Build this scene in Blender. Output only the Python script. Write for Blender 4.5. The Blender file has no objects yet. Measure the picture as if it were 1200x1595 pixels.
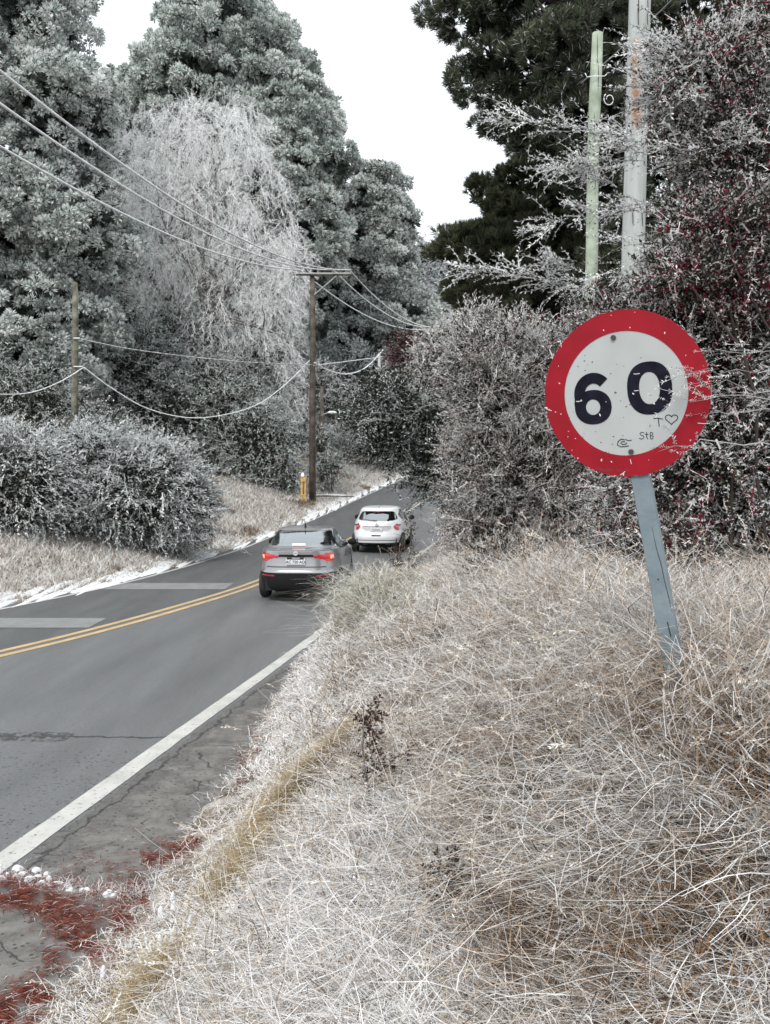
import bpy, math, random
import numpy as np
from mathutils import Vector, Matrix

R = math.radians
rng = np.random.default_rng(7)
random.seed(7)
scene = bpy.context.scene
COL = scene.collection

# ------------------------------------------------------------------ camera
F = 1400.0          # focal length in photograph pixels
CX, HY, CZ = 600.0, 724.0, 2.86
cam_d = bpy.data.cameras.new("camera")
cam = bpy.data.objects.new("camera", cam_d)
COL.objects.link(cam)
cam.location = (0, 0, CZ)
cam.rotation_euler = (R(90), 0, 0)
cam_d.sensor_fit = 'VERTICAL'
cam_d.sensor_height = 36.0
cam_d.lens = F / 1595 * 36.0
cam_d.shift_y = -(797.5 - HY) / 1595
cam_d.clip_start = 0.05
cam_d.clip_end = 2000
scene.camera = cam

# ------------------------------------------------------------------ sky, sun, exposure
SUN_EL, SUN_AZ = 52.0, 200.0
w = bpy.data.worlds.new("World")
scene.world = w
w.use_nodes = True
nt = w.node_tree
nt.nodes.clear()
sky = nt.nodes.new('ShaderNodeTexSky')
sky.sky_type = 'NISHITA'
sky.sun_disc = False
sky.sun_elevation = R(SUN_EL)
sky.sun_rotation = R(SUN_AZ)
sky.air_density = 1.0
sky.dust_density = 4.0
hs = nt.nodes.new('ShaderNodeHueSaturation')
hs.inputs['Saturation'].default_value = 0.14
nt.links.new(sky.outputs[0], hs.inputs['Color'])
bg = nt.nodes.new('ShaderNodeBackground')
bg.inputs[1].default_value = 0.11
# overcast veil: even grey-white cloud over the clear sky
mx = nt.nodes.new('ShaderNodeMixRGB')
mx.inputs[0].default_value = 0.75
mx.inputs[2].default_value = (8.35, 8.85, 9.3, 1)
nt.links.new(hs.outputs[0], mx.inputs[1])
nt.links.new(mx.outputs[0], bg.inputs[0])
wo = nt.nodes.new('ShaderNodeOutputWorld')
nt.links.new(bg.outputs[0], wo.inputs[0])

sun_d = bpy.data.lights.new("sun", 'SUN')
sun_d.energy = 1.5
sun_d.angle = R(14)
sun_d.color = (1.0, 0.96, 0.90)
sun = bpy.data.objects.new("sun", sun_d)
COL.objects.link(sun)
sun.location = (0, 0, 60)
# from behind and above the camera, a little to the left
_e, _a = R(SUN_EL), R(SUN_AZ)
_dir = Vector((math.sin(_a) * math.cos(_e), math.cos(_a) * math.cos(_e), math.sin(_e)))
sun.rotation_euler = (-_dir).to_track_quat('-Z', 'Y').to_euler()

scene.view_settings.view_transform = 'Standard'
scene.view_settings.look = 'None'
scene.view_settings.exposure = 0.82
scene.view_settings.gamma = 1
scene.cycles.max_bounces = 6
scene.cycles.diffuse_bounces = 4
scene.cycles.glossy_bounces = 3
scene.cycles.transparent_max_bounces = 10
scene.cycles.caustics_reflective = False
scene.cycles.caustics_refractive = False


# ------------------------------------------------------------------ helpers
def P(px, py, Y):
    """point of the place seen at photograph pixel (px, py) at depth Y metres"""
    return np.array([(px - CX) / F * Y, Y, CZ - (py - HY) / F * Y])


def rgb(r, g, b):
    """sRGB 0-255 to linear"""
    f = lambda c: (c / 255 / 12.92) if c / 255 <= .04045 else ((c / 255 + .055) / 1.055) ** 2.4
    return np.array([f(r), f(g), f(b)])


_mats = {}


def mat(name, color=(.5, .5, .5), rough=.7, metal=0., spec=.5, noise=0., nscale=5., bump=0., bscale=40.,
        emit=None, estr=0., coat=0., color2=None):
    if name in _mats:
        return _mats[name]
    m = bpy.data.materials.new(name)
    m.use_nodes = True
    n, l = m.node_tree.nodes, m.node_tree.links
    b = n['Principled BSDF']
    b.inputs['Roughness'].default_value = rough
    b.inputs['Metallic'].default_value = metal
    b.inputs['Specular IOR Level'].default_value = spec
    b.inputs['Coat Weight'].default_value = coat
    b.inputs['Base Color'].default_value = (*color, 1)
    tc = n.new('ShaderNodeTexCoord')
    if noise or color2 is not None:
        t = n.new('ShaderNodeTexNoise')
        t.inputs['Scale'].default_value = nscale
        t.inputs['Detail'].default_value = 6
        l.new(tc.outputs['Object'], t.inputs['Vector'])
        cr = n.new('ShaderNodeValToRGB')
        cr.color_ramp.elements[0].position = .35
        cr.color_ramp.elements[1].position = .65
        c = np.array(color)
        c2 = np.array(color2) if color2 is not None else c * (1 + noise)
        c1 = c if color2 is not None else c * (1 - noise)
        cr.color_ramp.elements[0].color = (*c1, 1)
        cr.color_ramp.elements[1].color = (*np.minimum(c2, 1), 1)
        l.new(t.outputs[0], cr.inputs[0])
        l.new(cr.outputs[0], b.inputs['Base Color'])
    if bump:
        t2 = n.new('ShaderNodeTexNoise')
        t2.inputs['Scale'].default_value = bscale
        t2.inputs['Detail'].default_value = 5
        l.new(tc.outputs['Object'], t2.inputs['Vector'])
        bp = n.new('ShaderNodeBump')
        bp.inputs['Strength'].default_value = bump
        bp.inputs['Distance'].default_value = .02
        l.new(t2.outputs[0], bp.inputs['Height'])
        l.new(bp.outputs[0], b.inputs['Normal'])
    if emit is not None:
        b.inputs['Emission Color'].default_value = (*emit, 1)
        b.inputs['Emission Strength'].default_value = estr
    _mats[name] = m
    return m


def leaf_material(name, rough=.85, trans=.18):
    """foliage, twigs and frost: pigment per leaf from the mesh, thin enough to let some light through"""
    m = bpy.data.materials.new(name)
    m.use_nodes = True
    n, l = m.node_tree.nodes, m.node_tree.links
    b = n['Principled BSDF']
    b.inputs['Roughness'].default_value = rough
    b.inputs['Specular IOR Level'].default_value = .2
    a = n.new('ShaderNodeAttribute')
    a.attribute_name = 'pigment'
    l.new(a.outputs['Color'], b.inputs['Base Color'])
    if trans:
        t = n.new('ShaderNodeBsdfTranslucent')
        l.new(a.outputs['Color'], t.inputs['Color'])
        x = n.new('ShaderNodeMixShader')
        x.inputs[0].default_value = trans
        l.new(b.outputs[0], x.inputs[1])
        l.new(t.outputs[0], x.inputs[2])
        l.new(x.outputs[0], n['Material Output'].inputs[0])
    return m


LEAF = leaf_material('frosted_foliage', trans=.34)
GRASSM = leaf_material('frosted_grass', trans=.25)


def link(o, parent=None):
    COL.objects.link(o)
    if parent is not None:
        o.parent = parent
    return o


def tag(o, label=None, cat=None, group=None, kind=None):
    if label: o['label'] = label
    if cat: o['category'] = cat
    if group: o['group'] = group
    if kind: o['kind'] = kind
    return o


def empty(name, loc, rz=0, label=None, cat=None, group=None):
    o = bpy.data.objects.new(name, None)
    o.empty_display_size = .2
    o.location = [float(c) for c in loc]
    o.rotation_euler = (0, 0, rz)
    COL.objects.link(o)
    return tag(o, label, cat, group)


def qmesh(name, V, Q, material, parent=None, cols=None, smooth=False, loc=None):
    """fast mesh of quads from numpy arrays; cols per vertex"""
    V = np.asarray(V, dtype=np.float32)
    Q = np.asarray(Q, dtype=np.int32)
    if loc is not None:
        V = V - np.asarray(loc, dtype=np.float32)
    me = bpy.data.meshes.new(name)
    k = Q.shape[1]
    me.vertices.add(len(V))
    me.vertices.foreach_set('co', V.ravel())
    me.loops.add(Q.size)
    me.loops.foreach_set('vertex_index', Q.ravel())
    me.polygons.add(len(Q))
    me.polygons.foreach_set('loop_start', np.arange(0, Q.size, k, dtype=np.int32))
    me.polygons.foreach_set('loop_total', np.full(len(Q), k, dtype=np.int32))
    if smooth:
        me.polygons.foreach_set('use_smooth', np.ones(len(Q), dtype=bool))
    me.update(calc_edges=True)
    if cols is not None:
        ca = me.color_attributes.new('pigment', 'FLOAT_COLOR', 'POINT')
        c4 = np.ones((len(V), 4), dtype=np.float32)
        c4[:, :3] = cols
        ca.data.foreach_set('color', c4.ravel())
    me.materials.append(material)
    o = bpy.data.objects.new(name, me)
    if loc is not None:
        o.location = [float(c) for c in loc]
    link(o, parent)
    return o


class MB:
    """collects general polygons"""
    def __init__(s):
        s.v, s.f = [], []

    def add(s, vs, fs):
        b = len(s.v)
        s.v += [tuple(float(c) for c in v) for v in vs]
        s.f += [tuple(b + i for i in f) for f in fs]
        return s

    def box(s, c, d, rot=None, bev=0):
        x, y, z = [q / 2 for q in d]
        if bev:
            bv = min(bev, x * .9, z * .9, y * .9)
            pts = []
            # chamfered box: 24 verts
            for sx in (-1, 1):
                for sy in (-1, 1):
                    for sz in (-1, 1):
                        pts += [(sx * x, sy * (y - bv), sz * (z - bv)), (sx * (x - bv), sy * y, sz * (z - bv)),
                                (sx * (x - bv), sy * (y - bv), sz * z)]
            idx = lambda sx, sy, sz, k: ((sx > 0) * 4 + (sy > 0) * 2 + (sz > 0)) * 3 + k
            fs = []
            for sg in (-1, 1):
                q = [(-1, -1), (1, -1), (1, 1), (-1, 1)]
                fs.append([idx(sg, a, b_, 0) for a, b_ in q])
                fs.append([idx(a, sg, b_, 1) for a, b_ in q])
                fs.append([idx(a, b_, sg, 2) for a, b_ in q])
            for a in (-1, 1):
                for b_ in (-1, 1):
                    fs.append([idx(a, b_, -1, 0), idx(a, b_, -1, 1), idx(a, b_, 1, 1), idx(a, b_, 1, 0)])
                    fs.append([idx(a, -1, b_, 0), idx(a, -1, b_, 2), idx(a, 1, b_, 2), idx(a, 1, b_, 0)])
                    fs.append([idx(-1, a, b_, 1), idx(-1, a, b_, 2), idx(1, a, b_, 2), idx(1, a, b_, 1)])
                    for c_ in (-1, 1):
                        fs.append([idx(a, b_, c_, 0), idx(a, b_, c_, 1), idx(a, b_, c_, 2)])
        else:
            pts = [(sx * x, sy * y, sz * z) for sx in (-1, 1) for sy in (-1, 1) for sz in (-1, 1)]
            fs = [(0, 1, 3, 2), (4, 6, 7, 5), (0, 4, 5, 1), (2, 3, 7, 6), (0, 2, 6, 4), (1, 5, 7, 3)]
        M = rot if rot is not None else Matrix.Identity(3)
        pts = [tuple(M @ Vector(p) + Vector(c)) for p in pts]
        return s.add(pts, fs)

    def tube(s, pts, rad, seg=8, cap=True, jitter=0):
        pts = [Vector([float(c) for c in p]) for p in pts]
        rads = rad if hasattr(rad, '__len__') else [rad] * len(pts)
        base = len(s.v)
        up = None
        for i, p in enumerate(pts):
            t = (pts[min(i + 1, len(pts) - 1)] - pts[max(i - 1, 0)]).normalized()
            if up is None:
                up = Vector((0, 0, 1)) if abs(t.z) < .9 else Vector((1, 0, 0))
            a = t.cross(up).normalized()
            b = t.cross(a).normalized()
            up = b if abs(b.dot(t)) < .99 else up
            up = -(t.cross(a)) if False else up
            for k in range(seg):
                an = 2 * math.pi * k / seg
                r = rads[i] * (1 + (random.uniform(-jitter, jitter) if jitter else 0))
                s.v.append(tuple(p + a * math.cos(an) * r + b * math.sin(an) * r))
            up = Vector((0, 0, 1)) if abs(t.z) < .9 else Vector((1, 0, 0))
        for i in range(len(pts) - 1):
            for k in range(seg):
                s.f.append((base + i * seg + k, base + i * seg + (k + 1) % seg,
                            base + (i + 1) * seg + (k + 1) % seg, base + (i + 1) * seg + k))
        if cap:
            s.f.append(tuple(base + k for k in range(seg))[::-1])
            e = base + (len(pts) - 1) * seg
            s.f.append(tuple(e + k for k in range(seg)))
        return s

    def disc(s, c, r, y, seg=24, rx=None):
        pass

    def build(s, name, material, parent=None, smooth=False, loc=None):
        me = bpy.data.meshes.new(name)
        v = s.v
        if loc is not None:
            L = [float(c) for c in loc]
            v = [(a - L[0], b - L[1], c - L[2]) for a, b, c in v]
        me.from_pydata(v, [], s.f)
        me.update()
        bm_fix(me)
        if smooth:
            me.polygons.foreach_set('use_smooth', np.ones(len(me.polygons), dtype=bool))
        me.materials.append(material)
        o = bpy.data.objects.new(name, me)
        if loc is not None:
            o.location = L
        return link(o, parent)


def bm_fix(me):
    import bmesh
    b = bmesh.new()
    b.from_mesh(me)
    bmesh.ops.recalc_face_normals(b, faces=b.faces)
    b.to_mesh(me)
    b.free()


def smoothstep(t):
    t = np.clip(t, 0, 1)
    return t * t * (3 - 2 * t)


def vnoise(x, y, s=1.0, seed=0):
    """cheap smooth value noise 0..1"""
    x = np.asarray(x, float) / s + seed * 17.3
    y = np.asarray(y, float) / s + seed * 9.1
    xi, yi = np.floor(x), np.floor(y)
    xf, yf = smoothstep(x - xi), smoothstep(y - yi)

    def h(a, b):
        v = np.sin(a * 127.1 + b * 311.7 + seed * 74.7) * 43758.5453
        return v - np.floor(v)
    return (h(xi, yi) * (1 - xf) + h(xi + 1, yi) * xf) * (1 - yf) + (h(xi, yi + 1) * (1 - xf) + h(xi + 1, yi + 1) * xf) * yf


def fnoise(x, y, s=1.0, seed=0):
    return (vnoise(x, y, s, seed) * .55 + vnoise(x, y, s / 2.1, seed + 3) * .3 + vnoise(x, y, s / 4.3, seed + 5) * .15)


# ------------------------------------------------------------------ the lie of the land
def smooth_interp(y, ys, vs):
    """interp then soften the corners"""
    out = 0
    ws = [(-2, .1), (-1, .25), (0, .3), (1, .25), (2, .1)]
    for d, wt in ws:
        out = out + wt * np.interp(np.asarray(y, float) + d, ys, vs)
    return out


def road_R(y):   # middle of the right white edge line
    return smooth_interp(y, [-30, 3, 6.45, 9.08, 13.6, 19.3, 29, 35.5, 41, 46.5, 58, 75, 100, 160],
                         [-11, -3.43, -2.76, -2.27, -1.41, -.42, 1.14, 2.5, 4.0, 5.2, 8.2, 13.5, 22, 45])


def road_C(y):   # middle of the double yellow line
    return smooth_interp(y, [-30, 3, 8, 13.6, 16.3, 21, 27, 33.9, 41, 46.5, 58, 75, 100, 160],
                         [-29, -11.9, -8.9, -5.75, -4.65, -3.2, -2.25, -1.2, .75, 1.95, 5.0, 10.2, 18.5, 41.5])


def road_L(y):   # left edge line
    return smooth_interp(y, [-30, 3, 8, 13, 17.7, 21.5, 25.7, 29.9, 34.5, 42, 45.5, 58, 75, 100, 160],
                         [-33, -16.2, -12.7, -9.8, -7.6, -6.3, -5.5, -4.95, -4.3, -2.5, -1.75, 1.2, 6.2, 15, 38])


def road_z(y):
    return smooth_interp(y, [-50, 31, 36, 41, 45.5, 58, 75, 100, 150, 600],
                         [0, 0, .2, .6, .95, 2.0, 3.3, 5.0, 8, 10])


def shoulder(y):
    return np.interp(y, [0, 4.6, 6, 9, 11.5, 13, 18, 30, 60], [1.2, 1.2, 1.2, .88, .5, .22, .15, .2, .2]) + .16 * (vnoise(y, y * 0, 1.1, 4) - .5)


def ground_z(x, y):
    x = np.asarray(x, float)
    y = np.asarray(y, float)
    rz = road_z(y)
    dr = x - (road_R(y) + shoulder(y))
    dl = (road_L(y) - .28) - x
    wr = np.interp(y, [0, 4, 7, 12, 18, 30], [2.9, 2.7, 2.0, 1.25, 1.3, 2.2])
    A = np.interp(y, [0, 3, 5, 8, 12, 20, 40, 100], [.78, .84, 1.0, 1.2, 1.08, .38, .9, 1.5])
    hr = A * smoothstep(dr / wr) + .08 * np.clip(dr - 1.5, 0, 12) * np.interp(y, [4, 10], [.4, 1])
    hl = 1.0 * smoothstep(dl / 7) + .05 * np.clip(dl - 2, 0, 60)
    h = np.where(dr > 0, hr, np.where(dl > 0, hl, 0))
    hr = hr + np.where(dr > 0, np.interp(y, [2, 3, 4, 7, 10], [.35, .68, .88, .62, .46]) * smoothstep((x - .25) / 1.3) * np.interp(y, [2.2, 3.3, 12, 16], [.3, 1, 1, .15]), 0)
    h = np.where(dr > 0, hr, h)
    bump = (fnoise(x, y, 1.3, 2) - .5) * .16 + (fnoise(x, y, 6, 8) - .5) * .3
    off = np.clip(np.maximum(dr, dl) / .8, 0, 1)
    under = np.where((dr <= 0) & (dl <= 0), -.03, 0.0)
    return rz + h + bump * off + under


def ground_hit(px, py, h=0.0):
    """where the line of sight through (px, py) meets the ground raised by h"""
    Y = np.arange(1.2, 60, .02)
    X = (px - CX) / F * Y
    Zr = CZ - (py - HY) / F * Y
    g = np.maximum(ground_z(X, Y), road_z(Y)) + h
    k = np.argmax(Zr <= g)
    return X[k], Y[k]


def build_ground():
    xs = np.unique(np.concatenate([np.arange(-450, -30, 20.), np.arange(-30, -14, .8), np.arange(-14, 8, .16),
                                   np.arange(8, 30, .8), np.arange(30, 451, 20.)]))
    ys = np.unique(np.concatenate([np.arange(-40, 0, 4.), np.arange(0, 24, .16), np.arange(24, 70, .5),
                                   np.arange(70, 160, 3.), np.arange(160, 700, 30.)]))
    X, Y = np.meshgrid(xs, ys)
    Z = ground_z(X, Y)
    V = np.stack([X.ravel(), Y.ravel(), Z.ravel()], 1)
    nx, ny = len(xs), len(ys)
    i = np.arange(nx * ny).reshape(ny, nx)
    Q = np.stack([i[:-1, :-1].ravel(), i[:-1, 1:].ravel(), i[1:, 1:].ravel(), i[1:, :-1].ravel()], 1)
    m = bpy.data.materials.new('frosty_soil')
    m.use_nodes = True
    n, l = m.node_tree.nodes, m.node_tree.links
    b = n['Principled BSDF']
    b.inputs['Roughness'].default_value = .95
    geo = n.new('ShaderNodeNewGeometry')
    t = n.new('ShaderNodeTexNoise')
    t.inputs['Scale'].default_value = 3.0
    t.inputs['Detail'].default_value = 8
    t.inputs['Roughness'].default_value = .7
    l.new(geo.outputs['Position'], t.inputs['Vector'])
    cr = n.new('ShaderNodeValToRGB')
    e = cr.color_ramp.elements
    e[0].position, e[0].color = .36, (.06, .042, .03, 1)
    e[1].position, e[1].color = .66, (.52, .50, .48, 1)
    k = e.new(.5)
    k.color = (.2, .16, .12, 1)
    l.new(t.outputs[0], cr.inputs[0])
    l.new(cr.outputs[0], b.inputs['Base Color'])
    t2 = n.new('ShaderNodeTexNoise')
    t2.inputs['Scale'].default_value = 35.0
    t2.inputs['Detail'].default_value = 6
    l.new(geo.outputs['Position'], t2.inputs['Vector'])
    bp = n.new('ShaderNodeBump')
    bp.inputs['Distance'].default_value = .05
    l.new(t2.outputs[0], bp.inputs['Height'])
    l.new(bp.outputs[0], b.inputs['Normal'])
    o = qmesh('ground', V, Q, m, smooth=True)
    tag(o, 'frosty brown verge and rising ground beside the road', kind='structure')


def ribbon(name, fl, fr, y0, y1, dy, dz, material, parent=None, ncross=2, cols=False):
    ys = np.arange(y0, y1 + dy / 2, dy)
    L, Rr = fl(ys), fr(ys)
    rows = []
    for k in range(ncross + 1):
        a = k / ncross
        x = L * (1 - a) + Rr * a
        rows.append(np.stack([x, ys, road_z(ys) + dz], 1))
    A = np.stack(rows, 1)   # ny, nc+1, 3
    ny, nc = A.shape[:2]
    i = np.arange(ny * nc).reshape(ny, nc)
    Q = np.stack([i[:-1, :-1].ravel(), i[:-1, 1:].ravel(), i[1:, 1:].ravel(), i[1:, :-1].ravel()], 1)
    return qmesh(name, A.reshape(-1, 3), Q, material, parent)


def road_material():
    m = bpy.data.materials.new('wet_asphalt')
    m.use_nodes = True
    n, l = m.node_tree.nodes, m.node_tree.links
    b = n['Principled BSDF']
    at = n.new('ShaderNodeAttribute')
    at.attribute_name = 'lane'      # x: metres right of the white line, y: metres left of the yellow line
    geo = n.new('ShaderNodeNewGeometry')
    sep = n.new('ShaderNodeSeparateXYZ')
    l.new(at.outputs['Vector'], sep.inputs[0])
    sp = n.new('ShaderNodeSeparateXYZ')
    l.new(geo.outputs['Position'], sp.inputs[0])

    def noise(scale, detail=5, rough=.6, vec=None):
        t = n.new('ShaderNodeTexNoise')
        t.inputs['Scale'].default_value = scale
        t.inputs['Detail'].default_value = detail
        t.inputs['Roughness'].default_value = rough
        l.new(vec or geo.outputs['Position'], t.inputs['Vector'])
        return t.outputs[0]

    def math_(op, a, b_=None, c=None):
        q = n.new('ShaderNodeMath')
        q.operation = op
        for i, v in enumerate((a, b_, c)):
            if v is None: continue
            if isinstance(v, (int, float)): q.inputs[i].default_value = v
            else: l.new(v, q.inputs[i])
        return q.outputs[0]

    def ramp(v, stops):
        c = n.new('ShaderNodeValToRGB')
        e = c.color_ramp.elements
        e[0].position, e[0].color = stops[0][0], (*stops[0][1], 1)
        e[1].position, e[1].color = stops[-1][0], (*stops[-1][1], 1)
        for p, cc in stops[1:-1]:
            k = e.new(p)
            k.color = (*cc, 1)
        l.new(v, c.inputs[0])
        return c.outputs[0]

    def mixc(f, a, b_, mode='MIX'):
        q = n.new('ShaderNodeMixRGB')
        q.blend_type = mode
        for i, v in enumerate((f, a, b_)):
            if isinstance(v, (int, float)): q.inputs[i].default_value = v
            elif isinstance(v, tuple): q.inputs[i].default_value = (*v, 1)
            else: l.new(v, q.inputs[i])
        return q.outputs[0]
    # stretched coordinates along the road for wheel tracks
    mp = n.new('ShaderNodeMapping')
    mp.inputs['Scale'].default_value = (1, .12, 1)
    mp.inputs['Rotation'].default_value = (0, 0, R(10))
    l.new(geo.outputs['Position'], mp.inputs['Vector'])
    base = ramp(noise(1.4, 6, .6, mp.outputs[0]), [(.3, (.098, .100, .103)), (.7, (.140, .143, .147))])
    fine = ramp(noise(90, 3, .7), [(.3, (.6, .6, .6)), (.7, (1.4, 1.4, 1.4))])
    base = mixc(.8, base, fine, 'MULTIPLY')
    mid_ = ramp(noise(24, 5, .8), [(.38, (.72, .72, .72)), (.62, (1.2, 1.2, 1.2))])
    base = mixc(.7, base, mid_, 'MULTIPLY')
    for tc_ in (-.85, -2.35):
        tk = math_('SUBTRACT', 1, math_('DIVIDE', math_('ABSOLUTE', math_('ADD', sep.outputs[0], -tc_)), .38))
        tk = math_('MULTIPLY', math_('MAXIMUM', tk, 0), math_('MULTIPLY', noise(.8, 4, .6), .6))
        base = mixc(tk, base, (.06, .062, .065))
    # the opposite lane is an older, darker surface
    lane = math_('GREATER_THAN', sep.outputs[1], .2)
    dark = mixc(noise(2.2, 5, .7, mp.outputs[0]), (.045, .047, .05), (.11, .113, .115))
    base = mixc(math_('MULTIPLY', lane, .9), base, dark)
    # shoulder outside the white line: browner and patchy
    sh = math_('GREATER_THAN', math_('ADD', sep.outputs[0], math_('MULTIPLY', math_('SUBTRACT', noise(6), .5), .16)), .14)
    shc = ramp(noise(5, 7, .7), [(.32, (.055, .052, .048)), (.5, (.13, .122, .113)), (.72, (.2, .19, .178))])
    base = mixc(sh, base, shc)
    rub = math_('MULTIPLY', math_('LESS_THAN', math_('ADD', sep.outputs[0], math_('MULTIPLY', math_('SUBTRACT', noise(2.5, 7, .75), .5), 1.1)), .42), sh)
    base = mixc(math_('MULTIPLY', rub, .55), base, ramp(noise(28, 5, .75), [(.35, (.02, .02, .02)), (.65, (.14, .138, .135))]))
    # crack along the shoulder joint
    ln = math_('ABSOLUTE', math_('SUBTRACT', math_('ADD', sep.outputs[0], math_('MULTIPLY', math_('SUBTRACT', noise(3.2, 6, .75), .5), .34)), .24))
    ck = math_('LESS_THAN', ln, .014)
    # a second cracked joint out in the shoulder, cross cracks
    vo = n.new('ShaderNodeTexVoronoi')
    vo.feature = 'DISTANCE_TO_EDGE'
    vo.inputs['Scale'].default_value = .9
    wv = n.new('ShaderNodeVectorMath')
    wv.operation = 'ADD'
    t9 = n.new('ShaderNodeTexNoise')
    t9.inputs['Scale'].default_value = 2.5
    t9.inputs['Detail'].default_value = 5
    l.new(geo.outputs['Position'], t9.inputs['Vector'])
    vs = n.new('ShaderNodeVectorMath')
    vs.operation = 'SCALE'
    vs.inputs['Scale'].default_value = .5
    l.new(t9.outputs['Color'], vs.inputs[0])
    l.new(geo.outputs['Position'], wv.inputs[0])
    l.new(vs.outputs[0], wv.inputs[1])
    l.new(wv.outputs[0], vo.inputs['Vector'])
    ck2 = math_('MULTIPLY', math_('MULTIPLY', math_('LESS_THAN', vo.outputs['Distance'], .009), math_('GREATER_THAN', noise(1.1, 2, .5), .53)), math_('GREATER_THAN', sep.outputs[0], .15))
    # transverse broken joint across the near lane
    tr = math_('ABSOLUTE', math_('SUBTRACT', math_('ADD', sp.outputs[1], math_('MULTIPLY', math_('SUBTRACT', noise(2.2, 8, .75), .5), .32)),
                                 math_('ADD', 9.35, math_('MULTIPLY', sp.outputs[0], -.03))))
    near = math_('LESS_THAN', sep.outputs[0], -.1)
    ck3 = math_('MULTIPLY', math_('LESS_THAN', tr, .022), near)
    pot = math_('MULTIPLY', math_('MULTIPLY', math_('LESS_THAN', tr, .16), math_('LESS_THAN', sp.outputs[0], -3.3)), math_('GREATER_THAN', noise(9, 6, .8), .50))
    pot = math_('MULTIPLY', pot, near)
    allc = math_('MINIMUM', math_('ADD', math_('ADD', ck, ck2), math_('ADD', ck3, pot)), 1)
    base = mixc(math_('MULTIPLY', allc, .85), base, (.018, .017, .016))
    # loose grit
    v2 = n.new('ShaderNodeTexVoronoi')
    v2.inputs['Scale'].default_value = 19
    v2.inputs['Randomness'].default_value = 1
    l.new(geo.outputs['Position'], v2.inputs['Vector'])
    grit = math_('MULTIPLY', math_('LESS_THAN', v2.outputs['Distance'], .25),
                 math_('GREATER_THAN', noise(4.0, 5, .7), .46))
    grit = math_('MULTIPLY', grit, math_('GREATER_THAN', sep.outputs[0], -2.2))
    grit = math_('MULTIPLY', grit, math_('LESS_THAN', sp.outputs[1], 9.0))
    base = mixc(math_('MULTIPLY', grit, .85), base, (.03, .027, .025))
    l.new(base, b.inputs['Base Color'])
    rg = ramp(noise(1.1, 5, .6, mp.outputs[0]), [(.3, (.32, .32, .32)), (.7, (.62, .62, .62))])
    l.new(rg, b.inputs['Roughness'])
    bp = n.new('ShaderNodeBump')
    bp.inputs['Strength'].default_value = .5
    bp.inputs['Distance'].default_value = .012
    hgt = math_('SUBTRACT', noise(120, 3, .7), math_('MULTIPLY', allc, 1.2))
    l.new(hgt, bp.inputs['Height'])
    l.new(bp.outputs[0], b.inputs['Normal'])
    return m


def paint_material(name, c, worn=.5):
    m = bpy.data.materials.new(name)
    m.use_nodes = True
    n, l = m.node_tree.nodes, m.node_tree.links
    b = n['Principled BSDF']
    geo = n.new('ShaderNodeNewGeometry')
    t = n.new('ShaderNodeTexNoise')
    t.inputs['Scale'].default_value = 22
    t.inputs['Detail'].default_value = 8
    t.inputs['Roughness'].default_value = .75
    l.new(geo.outputs['Position'], t.inputs['Vector'])
    cr = n.new('ShaderNodeValToRGB')
    e = cr.color_ramp.elements
    e[0].position, e[0].color = worn - .16, (.13, .13, .13, 1)
    e[1].position, e[1].color = worn - .06, (*c, 1)
    l.new(t.outputs[0], cr.inputs[0])
    t2 = n.new('ShaderNodeTexNoise')
    t2.inputs['Scale'].default_value = 3
    t2.inputs['Detail'].default_value = 5
    l.new(geo.outputs['Position'], t2.inputs['Vector'])
    mm = n.new('ShaderNodeMixRGB')
    mm.blend_type = 'MULTIPLY'
    mm.inputs[0].default_value = .5
    l.new(cr.outputs[0], mm.inputs[1])
    l.new(t2.outputs[0], mm.inputs[2])
    l.new(mm.outputs[0], b.inputs['Base Color'])
    b.inputs['Roughness'].default_value = .6
    return m


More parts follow.
